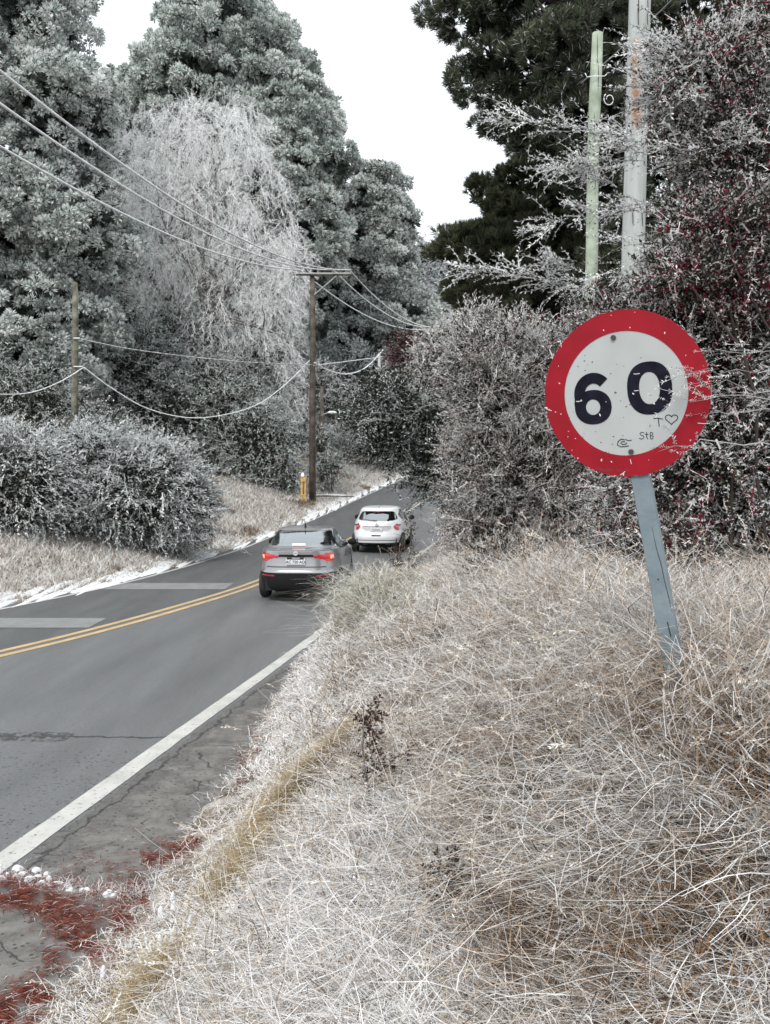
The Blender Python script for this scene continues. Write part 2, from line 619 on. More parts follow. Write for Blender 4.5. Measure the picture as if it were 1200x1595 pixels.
def build_road():
    rm = road_material()
    fl = lambda y: road_L(y) - .30
    fr = lambda y: road_R(y) + shoulder(y) + .35
    o = ribbon('road', fl, fr, -30, 160, .5, .0, rm, ncross=40)
    me = o.data
    co = np.empty(len(me.vertices) * 3, dtype=np.float32)
    me.vertices.foreach_get('co', co)
    co = co.reshape(-1, 3)
    at = me.attributes.new('lane', 'FLOAT_VECTOR', 'POINT')
    v = np.stack([co[:, 0] - road_R(co[:, 1]), road_C(co[:, 1]) - co[:, 0], co[:, 1] * 0], 1).astype(np.float32)
    at.data.foreach_set('vector', v.ravel())
    tag(o, 'grey wet asphalt road curving uphill to the right', kind='structure')
    white = paint_material('worn_white_paint', (.56, .555, .53), .50)
    grey = paint_material('faded_grey_paint', (.25, .255, .255), .52)
    pale = paint_material('pale_centre_paint', (.55, .53, .47), .46)
    yel = paint_material('worn_yellow_paint', (.56, .40, .20), .48)
    hw = lambda y: np.interp(y, [0, 5, 14, 60], [.115, .112, .085, .07])
    o = ribbon('edge_line', lambda y: road_R(y) - hw(y) * (1 + .10 * (vnoise(y, y * 0, .21, 3) - .5)), lambda y: road_R(y) + hw(y) * (1 + .12 * (vnoise(y, y * 0, .17, 6) - .5)),
               -10, 140, .1, .005, white, ncross=1)
    tag(o, 'thick worn white line along the near road edge', kind='structure')
    o = ribbon('edge_line', lambda y: road_L(y) - .055, lambda y: road_L(y) + .055, -10, 140, .4, .005, white, ncross=1)
    tag(o, 'thin white line along the far road edge', kind='structure')
    for sgn in (-1, 1):
        o = ribbon('centre_line', lambda y: road_C(y) + sgn * .12 * np.interp(y, [3, 14, 30], [1.6, 1.3, 1]) - .055 * np.interp(y, [3, 14, 30], [1.8, 1.4, 1]),
                   lambda y: road_C(y) + sgn * .12 * np.interp(y, [3, 14, 30], [1.6, 1.3, 1]) + .055 * np.interp(y, [3, 14, 30], [1.8, 1.4, 1]),
                   -10, 34, .3, .005, yel, ncross=1)
        tag(o, '%s stripe of the double yellow centre line' % ('far' if sgn < 0 else 'near'), kind='structure')
        o = ribbon('centre_line', lambda y: road_C(y) + sgn * .11 - .05, lambda y: road_C(y) + sgn * .11 + .05, 34.2, 140, .4, .005, pale, ncross=1)
        tag(o, '%s stripe of the pale centre line up the hill' % ('far' if sgn < 0 else 'near'), kind='structure')
    for (y0, y1) in ((15.75, 16.75), (20.6, 21.7)):
        xl, xr = float(road_L(y0)) + .12, float(road_C(y0)) - .28
        nx = 24
        X = np.linspace(xl, xr, nx)
        V = []
        for x in X:
            for yy in (y0, y1):
                V.append((min(x, float(road_C(yy)) - .3) if x > -6 else max(x, float(road_L(yy)) + .1), yy, .006))
        Q = [(2 * i, 2 * i + 2, 2 * i + 3, 2 * i + 1) for i in range(nx - 1)]
        o = qmesh('transverse_bar', V, Q, grey)
        tag(o, 'pale painted bar across the far lane', kind='structure')


# ------------------------------------------------------------------ foliage engine
def basis(d, roll):
    """rotation matrices (N,3,3) whose local +Y points along d"""
    d = d / np.linalg.norm(d, axis=1, keepdims=True)
    ref = np.tile(np.array([0., 0, 1]), (len(d), 1))
    bad = np.abs(d[:, 2]) > .97
    ref[bad] = (1, 0, 0)
    x = np.cross(d, ref)
    x /= np.linalg.norm(x, axis=1, keepdims=True)
    z = np.cross(x, d)
    c, s = np.cos(roll)[:, None], np.sin(roll)[:, None]
    x2 = x * c + z * s
    z2 = -x * s + z * c
    return np.stack([x2, d, z2], 2)


def rdir(n, zlo=-1, zhi=1):
    z = rng.uniform(zlo, zhi, n)
    a = rng.uniform(0, 2 * np.pi, n)
    r = np.sqrt(1 - z * z)
    return np.stack([r * np.cos(a), r * np.sin(a), z], 1)


def instance(T, M, loc, scale, tint=None, var=.12):
    """T = (V (k,3), C (k,3) or (nvar,k,3)) made of quads of 4 verts each in order"""
    TV, TC = T
    k = len(TV)
    N = len(loc)
    V = np.einsum('nij,kj->nki', M, TV) * scale[:, None, None] + loc[:, None, :]
    if TC.ndim == 3:
        C = TC[rng.integers(0, len(TC), N)]
    else:
        C = np.broadcast_to(TC, (N, k, 3)).copy()
    br = 1 + rng.normal(0, var, (N, 1, 1))
    C = C * np.clip(br, .4, 1.7)
    if tint is not None:
        C = C * tint[:, None, :]
    return V.reshape(-1, 3), np.clip(C, .005, .85).reshape(-1, 3)


def quadset(V):
    n = len(V) // 4
    return np.arange(n * 4).reshape(n, 4)


class Leaves:
    def __init__(s):
        s.V, s.C = [], []

    def add(s, VC):
        s.V.append(VC[0])
        s.C.append(VC[1])

    def build(s, name, parent=None, material=None, loc=None):
        V = np.concatenate(s.V)
        C = np.concatenate(s.C)
        return qmesh(name, V, quadset(V), material or LEAF, parent, C, loc=loc)


def card(p0, d, L, W, nrm, c0, c1=None, bend=0.):
    """one leaf: rhombus-like quad; returns 4 verts and 4 colours"""
    d = np.asarray(d, float)
    d = d / np.linalg.norm(d)
    s = np.cross(d, nrm)
    s = s / (np.linalg.norm(s) + 1e-9)
    m = p0 + d * L * .5 + np.asarray(nrm) * bend * L
    V = [p0, m - s * W / 2, p0 + d * L, m + s * W / 2]
    c1 = c0 if c1 is None else c1
    mid = (np.asarray(c0) + np.asarray(c1)) / 2
    return V, [c0, mid, c1, mid]


def pal(p):
    w_ = np.array([q[1] for q in p], float)
    cs = np.array([q[0] for q in p], float)
    return lambda: cs[rng.choice(len(cs), p=w_ / w_.sum())] * rng.uniform(.8, 1.2)


def t_needle_tuft(n=16, palette=None, tip=None, spread=1.0, W=.10, variants=5, ball=False):
    """rosette of long needles around +Y"""
    Vs, Cs = [], []
    for _ in range(n):
        a = rng.uniform(0, 2 * np.pi)
        t = rng.uniform(.05, spread)
        d = np.array([np.sin(t) * np.cos(a), np.cos(t), np.sin(t) * np.sin(a)])
        nr = rdir(1)[0]
        if ball:
            v, _c = card(d * .12, d + rdir(1)[0] * .25, rng.uniform(.42, .56), W, nr, (0, 0, 0))
        else:
            v, _c = card(np.array([0, rng.uniform(-.35, .05), 0]), d, rng.uniform(.6, .92), W, nr, (0, 0, 0))
        Vs += v
    V = np.array(Vs)
    for k in range(variants):
        C = []
        pk = pal(palette)
        for _ in range(n):
            c0 = pk()
            c1 = np.array(tip) * rng.uniform(.7, 1.15) if rng.random() < .8 else c0 * 1.3
            md = c0 * .10 + c1 * .90
            C += [c0 * .8, md, c1, md]
        Cs.append(C)
    return V, np.array(Cs)


def t_spray(L=1., nleaf=16, leafL=.14, leafW=.06, palette=None, twig=(.05, .04, .035), curve=.25, side=.9, variants=6, flat=.5):
    """a curved twig along +Y with leaves set off both sides"""
    ts = np.linspace(0, 1, 5)
    pts = np.stack([np.sin(ts * 5 + rng.uniform(0, 3)) * .04, ts * L, -curve * ts ** 2 * L * .6], 1)
    V = []
    tags = []
    for i in range(4):
        a, b_ = pts[i], pts[i + 1]
        w_ = .018 * L * (1 - ts[i] * .7)
        V += [a + [w_, 0, 0], a - [w_, 0, 0], b_ - [w_ * .8, 0, 0], b_ + [w_ * .8, 0, 0]]
        tags.append(0)
    for i in range(nleaf):
        t = rng.uniform(.08, 1.0)
        p = np.array([np.interp(t, ts, pts[:, q]) for q in range(3)])
        sg = 1 if i % 2 else -1
        an = rng.uniform(.25, 1.25) * side
        d = np.array([np.sin(an) * sg, np.cos(an), rng.normal(0, flat)])
        nr = np.array([rng.normal(0, .5), rng.normal(0, .4), 1.])
        nr /= np.linalg.norm(nr)
        v, _c = card(p, d, leafL * rng.uniform(.6, 1.25), leafW * rng.uniform(.7, 1.2), nr, (0, 0, 0), bend=.1)
        V += v
        tags.append(1)
    V = np.array(V)
    Cs = []
    pk = pal(palette)
    for k in range(variants):
        C = []
        for tg in tags:
            if tg == 0:
                c = np.array(twig) if rng.random() < .6 else pk()
                C += [c] * 4
            else:
                c0 = pk()
                C += [c0 * .85, c0, c0 * 1.1, c0]
        Cs.append(C)
    return V, np.array(Cs)


def t_strand(nseg=7, palette=None, variants=6, W=.03, sideL=.16):
    """hanging frosted twig: local -Z is down, unit length, drawn along +Y for basis use"""
    V, tags = [], []
    x = z = 0.
    p = np.zeros(3)
    for i in range(nseg):
        q = p + np.array([rng.normal(0, .04), 1. / nseg, rng.normal(0, .04)])
        V += [p + [W / 2, 0, 0], p - [W / 2, 0, 0], q - [W / 2, 0, 0], q + [W / 2, 0, 0]]
        for _ in range(2):
            an = rng.uniform(0, 2 * np.pi)
            d = np.array([np.cos(an) * .6, 1, np.sin(an) * .6])
            v, _c = card(p, d, sideL * rng.uniform(.6, 1.3), W * 1.1, rdir(1)[0], (0, 0, 0))
            V += v
        tags += [0, 1, 1]
        p = q
    pk = pal(palette)
    Cs = []
    for k in range(variants):
        C = []
        for t in tags:
            C += [pk()] * 4
        Cs.append(C)
    return np.array(V), np.array(Cs)


def shell(blobs, n, inner=.35, zmin=None):
    """points on and just under the joined surface of ellipsoids; returns points and outward directions"""
    B = np.array(blobs, float)
    area = (B[:, 3] * B[:, 4] + B[:, 3] * B[:, 5] + B[:, 4] * B[:, 5])
    out, nor = [], []
    got = 0
    tries = 0
    while got < n and tries < 40:
        tries += 1
        k = rng.choice(len(B), n, p=area / area.sum())
        d = rdir(n)
        r = 1 - inner * rng.random(n) ** 2.0
        p = B[k, :3] + d * B[k, 3:6] * r[:, None]
        keep = np.ones(n, bool)
        for j in range(len(B)):
            q = (p - B[j, :3]) / B[j, 3:6]
            dd = np.linalg.norm(q, axis=1)
            keep &= ~((dd < .72) & (k != j))
        if zmin is not None:
            keep &= p[:, 2] > zmin(p[:, 0], p[:, 1])
        nn = d / B[k, 3:6]
        nn /= np.linalg.norm(nn, axis=1, keepdims=True)
        out.append(p[keep])
        nor.append(nn[keep])
        got += keep.sum()
    return np.concatenate(out)[:n], np.concatenate(nor)[:n]


def frost_wood(name='dark_bark', c=(.06, .05, .045), c2=(.22, .21, .2)):
    return mat(name, c, .9, color2=c2, nscale=6, bump=.6, bscale=18)


BARK = frost_wood()
PALEBARK = frost_wood('frosted_bark', (.12, .115, .11), (.42, .42, .42))


def limb_tube(mb, p0, p1, r0, r1, sag=0., seg=6, n=6, wob=.06):
    p0, p1 = np.array(p0, float), np.array(p1, float)
    L = np.linalg.norm(p1 - p0)
    pts, rr = [], []
    ph = rng.uniform(0, 6, 2)
    for i in range(n + 1):
        t = i / n
        q = p0 * (1 - t) + p1 * t
        q = q + np.array([math.sin(t * 5 + ph[0]), math.cos(t * 4 + ph[1]), 0]) * wob * L * math.sin(math.pi * t)
        q[2] += sag * L * math.sin(math.pi * t)
        pts.append(q)
        rr.append(r0 * (1 - t) + r1 * t)
    mb.tube(pts, rr, seg=seg)
    return pts


def pine_tree(base, blobs, label, nclump=240, per=13, tuft=.45, palette=None, tip=None, trunk_r=.35, height=None,
              clumpr=1.0, group=None, droop=0., bark=None, name='pine_tree', W=.14, needles=40, limbs=26, inner_pal=None, spread=2.3, ball=True):
    base = np.array(base, float)
    root = empty(name, base, label=label, cat='tree', group=group)
    B = np.array(blobs, float)
    top = (B[:, 2] + B[:, 5]).max() if height is None else base[2] + height
    mb = MB()
    k = np.argmax(B[:, 2])
    topx, topy = B[k, 0], B[k, 1]
    tp = limb_tube(mb, base - base + [0, 0, -.4], np.array([topx, topy, top - .8]) - base, trunk_r, trunk_r * .12, n=9, wob=.015, seg=9)
    mb.build('trunk', bark or BARK, root, smooth=True)
    pts, nor = shell(blobs, nclump, .45)
    mb = MB()
    sel = rng.choice(len(pts), min(limbs, len(pts)), replace=False)
    for i in sel:
        p = pts[i] - base
        zt = max(1.0, p[2] - np.linalg.norm(p[:2]) * rng.uniform(.2, .5))
        ax = np.array(tp)
        j = np.argmin(np.abs(ax[:, 2] - zt))
        limb_tube(mb, ax[j], p, trunk_r * .28, .03, sag=-.04, n=5, seg=5, wob=.03)
    mb.build('limbs', bark or BARK, root, smooth=True)
    T = t_needle_tuft(needles, palette, tip, spread, W, ball=ball)
    Lv = Leaves()
    N = len(pts) * per
    cc = np.repeat(pts, per, 0)
    nn = np.repeat(nor, per, 0)
    d = rdir(N, -.35, 1)
    d = d + nn * .7
    d /= np.linalg.norm(d, axis=1, keepdims=True)
    cr_ = np.repeat(clumpr * rng.uniform(.55, 1.25, len(pts)), per)
    loc = cc + d * cr_[:, None] * rng.uniform(.75, 1.0, N)[:, None] * np.array([1, 1, .7])
    loc[:, 2] -= droop * rng.random(N)
    dd = d * .7 + np.array([0, 0, .45]) + rng.normal(0, .15, (N, 3))
    tint = np.repeat(np.clip(1 + rng.normal(0, .2, (len(pts), 1)), .6, 1.4) * np.ones(3), per, 0)
    Lv.add(instance(T, basis(dd, rng.uniform(0, 6.28, N)), loc - base, tuft * rng.uniform(.7, 1.25, N), tint))
    # inner tufts in darker pigment: shade of the crown's gaps put into colour
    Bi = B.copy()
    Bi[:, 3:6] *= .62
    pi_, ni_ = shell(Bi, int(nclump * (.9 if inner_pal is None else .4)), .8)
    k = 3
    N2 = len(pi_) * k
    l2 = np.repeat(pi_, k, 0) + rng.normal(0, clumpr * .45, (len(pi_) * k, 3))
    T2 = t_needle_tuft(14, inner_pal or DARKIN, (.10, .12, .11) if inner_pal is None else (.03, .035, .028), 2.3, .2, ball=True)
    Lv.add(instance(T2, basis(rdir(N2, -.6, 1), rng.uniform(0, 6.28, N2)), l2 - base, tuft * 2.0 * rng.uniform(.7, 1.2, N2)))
    Lv.build('crown', root)
    return root


def bush(base, blobs, label, n=1500, spray=None, scale=.6, droop=.3, cat='shrub', name='shrub', group=None, up=.25,
         stems=14, outward=1., zmin=True, inner=.45, extra=None, bark=None, tintf=None, sweep=(0, 0, 0), stemr=.045):
    base = np.array(base, float)
    root = empty(name, base, label=label, cat=cat, group=group)
    pts, nor = shell(blobs, n, inner, (lambda x, y: ground_z(x, y) - .05) if zmin else None)
    N = len(pts)
    d = nor * outward + rng.normal(0, .45, (N, 3)) + np.array([0, 0, up - droop]) + np.array(sweep)
    T = spray if isinstance(spray, list) else [spray]
    Lv = Leaves()
    which = rng.integers(0, len(T), N)
    sc_ = scale * rng.uniform(.6, 1.3, N)
    for k, t in enumerate(T):
        m = which == k
        if m.sum() == 0: continue
        dn = d[m] / np.linalg.norm(d[m], axis=1, keepdims=True)
        tint = None
        if tintf is not None:
            tint = tintf(pts[m])
        Lv.add(instance(t, basis(dn, rng.normal(0, .6, m.sum())), pts[m] - base - dn * sc_[m][:, None] * .5, sc_[m], tint))
    Bi = np.array(blobs, float)  # darker inner sprays: shade of the bush's gaps put into leaf colour
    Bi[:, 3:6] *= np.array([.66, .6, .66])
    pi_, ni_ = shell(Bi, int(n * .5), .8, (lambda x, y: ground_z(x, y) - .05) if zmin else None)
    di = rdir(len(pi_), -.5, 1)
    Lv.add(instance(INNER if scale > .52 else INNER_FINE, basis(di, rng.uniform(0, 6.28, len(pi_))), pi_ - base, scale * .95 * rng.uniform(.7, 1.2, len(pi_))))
    if extra is not None:
        for e in extra: Lv.add(e(base))
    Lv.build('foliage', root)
    mb = MB()
    for i in rng.choice(N, min(stems, N), replace=False):
        p = pts[i] - base
        limb_tube(mb, [rng.normal(0, .25), rng.normal(0, .25), -.2], p, stemr, .008, sag=.10, n=6, seg=5)
    mb.build('stems', bark or BARK, root, smooth=True)
    return root


def blob(px, py, Y, rpx, rpy, ry=None):
    """ellipsoid given by its photograph centre and half sizes at depth Y"""
    c = P(px, py, Y)
    rx, rz = rpx * Y / F, rpy * Y / F
    return (c[0], c[1], c[2], rx, ry if ry else rx, rz)


# palettes: (pigment, weight)
FROST = (.56, .59, .60)
PINE_L = [((.04, .055, .045), 3), ((.20, .26, .22), 3), ((.60, .66, .63), 3)]
PINE_TIP = (.42, .47, .45)
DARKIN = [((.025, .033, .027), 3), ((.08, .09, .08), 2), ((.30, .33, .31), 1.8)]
SHRUB_L = [((.83, .86, .87), 8), ((.58, .62, .62), 3), ((.10, .11, .10), 1.4), ((.03, .03, .025), 1.3)]
SHRUB_G = [((.82, .86, .86), 7), ((.46, .54, .50), 3), ((.06, .085, .065), 2.6), ((.025, .03, .025), 1.5)]
WEEP = [((.85, .85, .85), 8), ((.78, .79, .80), 3), ((.22, .22, .23), .6)]
PINE_R = [((.022, .030, .018), 4), ((.05, .065, .036), 3), ((.08, .075, .04), 1.2)]
PINE_R_TIP = (.07, .085, .06)
BUSH_R = [((.84, .85, .85), 6.5), ((.58, .57, .55), 2.4), ((.07, .075, .045), 1.9), ((.02, .018, .015), 1.6), ((.24, .012, .03), .55)]
BUSH_RED = [((.82, .80, .80), 4), ((.26, .010, .04), 2.4), ((.03, .025, .02), 3), ((.25, .22, .2), 1.5)]
BUSH_M = [((.84, .83, .81), 6.5), ((.62, .60, .57), 3), ((.14, .10, .08), 1.6), ((.03, .025, .02), 1.2), ((.22, .03, .04), .4)]
BUSH_D = [((.70, .74, .73), 3.0), ((.26, .31, .28), 2), ((.035, .045, .035), 4), ((.02, .02, .018), 4)]


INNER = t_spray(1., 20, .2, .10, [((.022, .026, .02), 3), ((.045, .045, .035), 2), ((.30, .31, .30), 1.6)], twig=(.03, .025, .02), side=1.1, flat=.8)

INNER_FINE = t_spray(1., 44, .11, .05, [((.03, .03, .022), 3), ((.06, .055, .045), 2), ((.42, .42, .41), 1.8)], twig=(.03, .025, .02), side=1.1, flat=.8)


def frost_boughs(blobs, n, length, T, size, sweep=(0, 0, 0), per=14, flat=.25, spread=.05, rad=.012, zcut=None):
    """long frosted boughs that reach out of a shrub, each a line of sprays"""
    def f(base):
        pts, nor = shell(blobs, n, .25)
        VV, CC = [], []
        for p, nn in zip(pts, nor):
            d = np.array([nn[0], nn[1], nn[2] * .5 + .15]) + np.array(sweep) + rng.normal(0, .25, 3)
            d /= np.linalg.norm(d)
            L = length * rng.uniform(.5, 1.2)
            t = np.linspace(0, 1, per) + rng.normal(0, .02, per)
            wig = rng.uniform(-1, 1, 3) * .12 * L
            ax = p - d * L * .45 + d * L * t[:, None] + wig * np.sin(t * 3)[:, None]
            ax[:, 2] -= .28 * L * t ** 2
            dd = np.tile(d, (per, 1)) * .8 + rng.normal(0, .5, (per, 3)) * np.array([1, 1, flat])
            tw = size * (1.15 - .6 * t) * rng.uniform(.7, 1.2, per)
            v, c = instance(T, basis(dd, rng.normal(0, .4, per)), ax + rng.normal(0, spread, (per, 3)) * [1, 1, .4] - base, tw, var=.08)
            VV.append(v)
            CC.append(c)
            q = ax[::3] - base
            for k in range(len(q) - 1):
                sd = np.cross(q[k + 1] - q[k], [0, 0, 1.])
                sd = sd / (np.linalg.norm(sd) + 1e-9) * rad
                for off in (sd, np.array([0, 0, rad])):
                    VV.append(np.array([q[k] - off, q[k] + off, q[k + 1] + off * .8, q[k + 1] - off * .8]))
                    CC.append(np.full((4, 3), .10 if off is sd else .5))
        return np.concatenate(VV), np.concatenate(CC)
    return f


def build_left_trees():
    # a tall ragged frosted pine at the far left, its top out of frame
    pine_tree([-15.5, 43, 2.0],
              [blob(40, 30, 43, 90, 110, 4), blob(95, 190, 43, 85, 90, 4), blob(20, 330, 43, 110, 110, 4.5), blob(130, 360, 43, 70, 90, 3.5),
               blob(60, 520, 43, 120, 110, 4), blob(-40, -110, 43, 110, 110, 4), blob(-90, 120, 43, 100, 120, 4), blob(-60, 460, 43, 100, 200, 4)],
              'tall dark frosted pine at the far left, its top above the picture', nclump=1300, per=10, tuft=.50,
              palette=PINE_L, tip=(.84, .88, .86), clumpr=.85, trunk_r=.42, height=30, limbs=40)
    # big rounded pine behind the weeping tree
    pine_tree([-9.5, 64, 3.4],
              [blob(350, 75, 64, 95, 78, 5), blob(290, 150, 64, 85, 75, 5), blob(410, 130, 64, 75, 80, 5), blob(455, 200, 63, 62, 70, 4.5),
               blob(440, 300, 63, 78, 90, 5), blob(350, 260, 64, 130, 120, 5), blob(480, 370, 63, 55, 80, 4), blob(250, 330, 64, 80, 120, 4),
               blob(522, 250, 62, 22, 22, 2), blob(330, 480, 64, 150, 130, 5)],
              'huge rounded frosty green pine rising behind the white weeping tree', nclump=1500, per=10, tuft=.66,
              palette=PINE_L + [((.18, .25, .19), 2.5)], tip=(.84, .89, .865), clumpr=1.0, trunk_r=.5, limbs=30)
    # middle pine
    pine_tree([-1.2, 74, 5.0],
              [blob(585, 305, 74, 42, 42, 3.5), blob(610, 350, 74, 32, 46, 3), blob(545, 370, 74, 42, 60, 3), blob(585, 430, 74, 62, 60, 4),
               blob(530, 470, 73, 50, 60, 3), blob(610, 500, 74, 70, 50, 3.5), blob(560, 560, 73, 90, 70, 3.5)],
              'dark round-topped frosted pine in the middle, beyond the utility pole', nclump=700, per=10, tuft=.66,
              palette=PINE_L, tip=(.84, .88, .86), clumpr=.95, trunk_r=.4, limbs=22)
    # small dark pine between the left pine and the rounded one
    pine_tree([-22, 66, 3.6],
              [blob(170, 240, 66, 50, 120, 3.5), blob(140, 400, 66, 90, 110, 4), blob(210, 210, 66, 38, 90, 3), blob(60, 430, 66, 120, 190, 4)],
              'narrow frosted pine squeezed between the far left pine and the rounded pine', nclump=650, per=10, tuft=.64,
              palette=PINE_L, tip=(.84, .88, .86), clumpr=1.0, trunk_r=.35, limbs=12)
    # far trees beyond the bend, distance haze put into a paler palette
    for (px, top, wd, Y, lab, tipc) in (
            (672, 385, 36, 100, 'pale far frosted tree right of the dark round-topped pine', (.70, .73, .74)),
            (728, 420, 40, 110, 'pale hazy tree farthest to the right above the bushes', (.70, .73, .74)),
            (640, 470, 40, 98, 'pale frosted tree low behind the hillside shrubs', (.66, .69, .70)),
            (505, 540, 60, 70, 'frosted conifer behind the crossarm pole', (.56, .61, .60)),
            (440, 580, 70, 66, 'frosted conifer low behind the weeping tree', (.56, .61, .60))):
        bx = (px - CX) / F * Y
        bl = [blob(px, top + wd * .9, Y, wd * .75, wd * .9, 3), blob(px - wd * .25, top + wd * 2.4, Y, wd, wd * 1.3, 3.5),
              blob(px + wd * .3, top + wd * 3.6, Y, wd * 1.1, wd * 1.3, 3.5), blob(px, top + wd * 5, Y, wd * 1.2, wd * 1.4, 3.5)]
        pine_tree([bx, Y, float(ground_z(bx, Y))], bl, lab, nclump=260, per=12, tuft=.5,
                  palette=[((.10, .12, .11), 3), ((.26, .29, .28), 3)], tip=tipc, clumpr=.9, trunk_r=.25, limbs=14, name='frosted_tree')
    # the wood beyond, one mass behind everything
    Lv = Leaves()
    n = 15000
    y = rng.uniform(92, 128, n)
    x = rng.uniform(-75, 75, n)
    tops = 8 + 7 * fnoise(x, y * 0, 7, 91) + 3 * fnoise(x, y, 2.4, 92)
    z = ground_z(x, y) + rng.random(n) ** .6 * tops
    T = t_needle_tuft(18, [((.05, .06, .05), 4), ((.16, .18, .165), 3)], (.56, .60, .60), 1.6, .2)
    Lv.add(instance(T, basis(rdir(n, -.2, 1), rng.uniform(0, 6, n)), np.stack([x, y, z], 1), rng.uniform(.7, 1.5, n)))
    o = Lv.build('far_wood')
    tag(o, 'distant frosted wood filling the gaps behind the roadside trees', kind='stuff')
    # bare frosted trunk standing in front of the far trees
    b = P(663, 560, 88)
    root = empty('bare_tree', b, label='thin bare forked tree standing between the middle pine and the dark right pines', cat='tree')
    mb = MB()
    limb_tube(mb, (0, 0, -2), (.3, 0, 11.5), .22, .06, n=8, wob=.02)
    mb.build('trunk', BARK, root, smooth=True)
    mb = MB()
    for (z, dx, dz) in ((5.5, -1.6, 3), (6.5, 1.2, 3), (8, -1.2, 2.2), (9, .9, 2), (4, 1.6, 2.5), (7.4, -.6, 3.4)):
        limb_tube(mb, (.1, 0, z), (.1 + dx, random.uniform(-1, 1), z + dz), .07, .02, n=4)
    mb.build('branches', PALEBARK, root, smooth=True)
    T = t_spray(1., 10, .22, .07, [((.55, .58, .6), 1)], twig=(.5, .52, .54))
    Lv = Leaves()
    n = 160
    loc = np.stack([rng.normal(.2, 1.1, n), rng.normal(0, .9, n), rng.uniform(5, 13, n)], 1)
    Lv.add(instance(T, basis(rdir(n, -.4, .6), rng.uniform(0, 6, n)), loc, rng.uniform(.7, 1.2, n)))
    Lv.build('twigs', root)


def build_weeping_tree():
    Y = 50.
    bx = (330 - CX) / F * Y
    base = np.array([bx, Y, float(ground_z(bx, Y))])
    root = empty('weeping_tree', base, label='white hoar-frosted weeping tree, the palest tree on the left', cat='tree')
    blobs = [blob(245, 240, Y, 75, 75, 3), blob(340, 215, Y, 60, 60, 3), blob(300, 330, Y, 110, 90, 3.5), blob(400, 300, Y, 45, 70, 2.6),
             blob(400, 400, Y, 60, 80, 3), blob(430, 500, Y, 45, 110, 2.6), blob(360, 500, Y, 80, 110, 3.2), blob(250, 400, Y, 70, 80, 3),
             blob(190, 290, Y, 62, 80, 2.4), blob(170, 250, Y, 45, 60, 2), blob(200, 400, Y, 60, 70, 2.4), blob(160, 350, Y, 40, 50, 2), blob(285, 200, Y, 40, 46, 2), blob(385, 215, Y, 36, 50, 2), blob(445, 350, Y, 24, 50, 2), blob(455, 430, Y, 26, 60, 2), blob(330, 590, Y, 80, 70, 3), blob(440, 600, Y, 36, 60, 2.2)]
    pts, nor = shell(blobs, 9000, .8)
    keep = fnoise(pts[:, 0], pts[:, 2], 1.9, 83) + rng.normal(0, .05, len(pts)) > .33
    pts, nor = pts[keep], nor[keep]
    T = [t_strand(8, WEEP, W=.018, sideL=.24) for _ in range(4)]
    Lv = Leaves()
    wh = rng.integers(0, 4, len(pts))
    for k in range(4):
        m = wh == k
        n = m.sum()
        up_ = rng.random(n) < .45
        d = np.stack([rng.normal(0, .4, n), rng.normal(0, .4, n), np.where(up_, rng.uniform(-.3, .9, n), -1.)], 1) + nor[m] * .5
        patch = .9 + .4 * fnoise(pts[m][:, 0], pts[m][:, 2], 1.6, 81)
        Lv.add(instance(T[k], basis(d, rng.uniform(0, 6, n)), pts[m] - base, np.where(up_, rng.uniform(.4, .9, n), rng.uniform(.5, 1.4, n)), patch[:, None] * np.ones(3), var=.12))
    Lv.build('crown', root)
    mb = MB()
    tr = limb_tube(mb, (0, 0, -.5), P(325, 470, Y) - base, .35, .22, n=6, wob=.02, seg=8)
    mb.build('trunk', BARK, root, smooth=True)
    mb = MB()
    fork = P(325, 470, Y) - base
    forks = []
    for (px, py) in ((300, 300), (350, 290), (250, 330), (390, 340), (410, 440), (330, 230), (280, 400), (370, 400), (230, 260), (430, 520), (260, 480)):
        e = P(px, py, Y + rng.uniform(-2, 2)) - base
        pl = limb_tube(mb, fork + [0, 0, rng.uniform(-2.5, .3)], e, .15, .04, sag=.05, n=6)
        for _ in range(5):
            j = rng.integers(2, 6)
            limb_tube(mb, pl[j], pl[j] + rdir(1, .1, .9)[0] * rng.uniform(1, 2.4), .04, .012, sag=.06, n=4, seg=5)
    mb.build('branches', BARK, root, smooth=True)


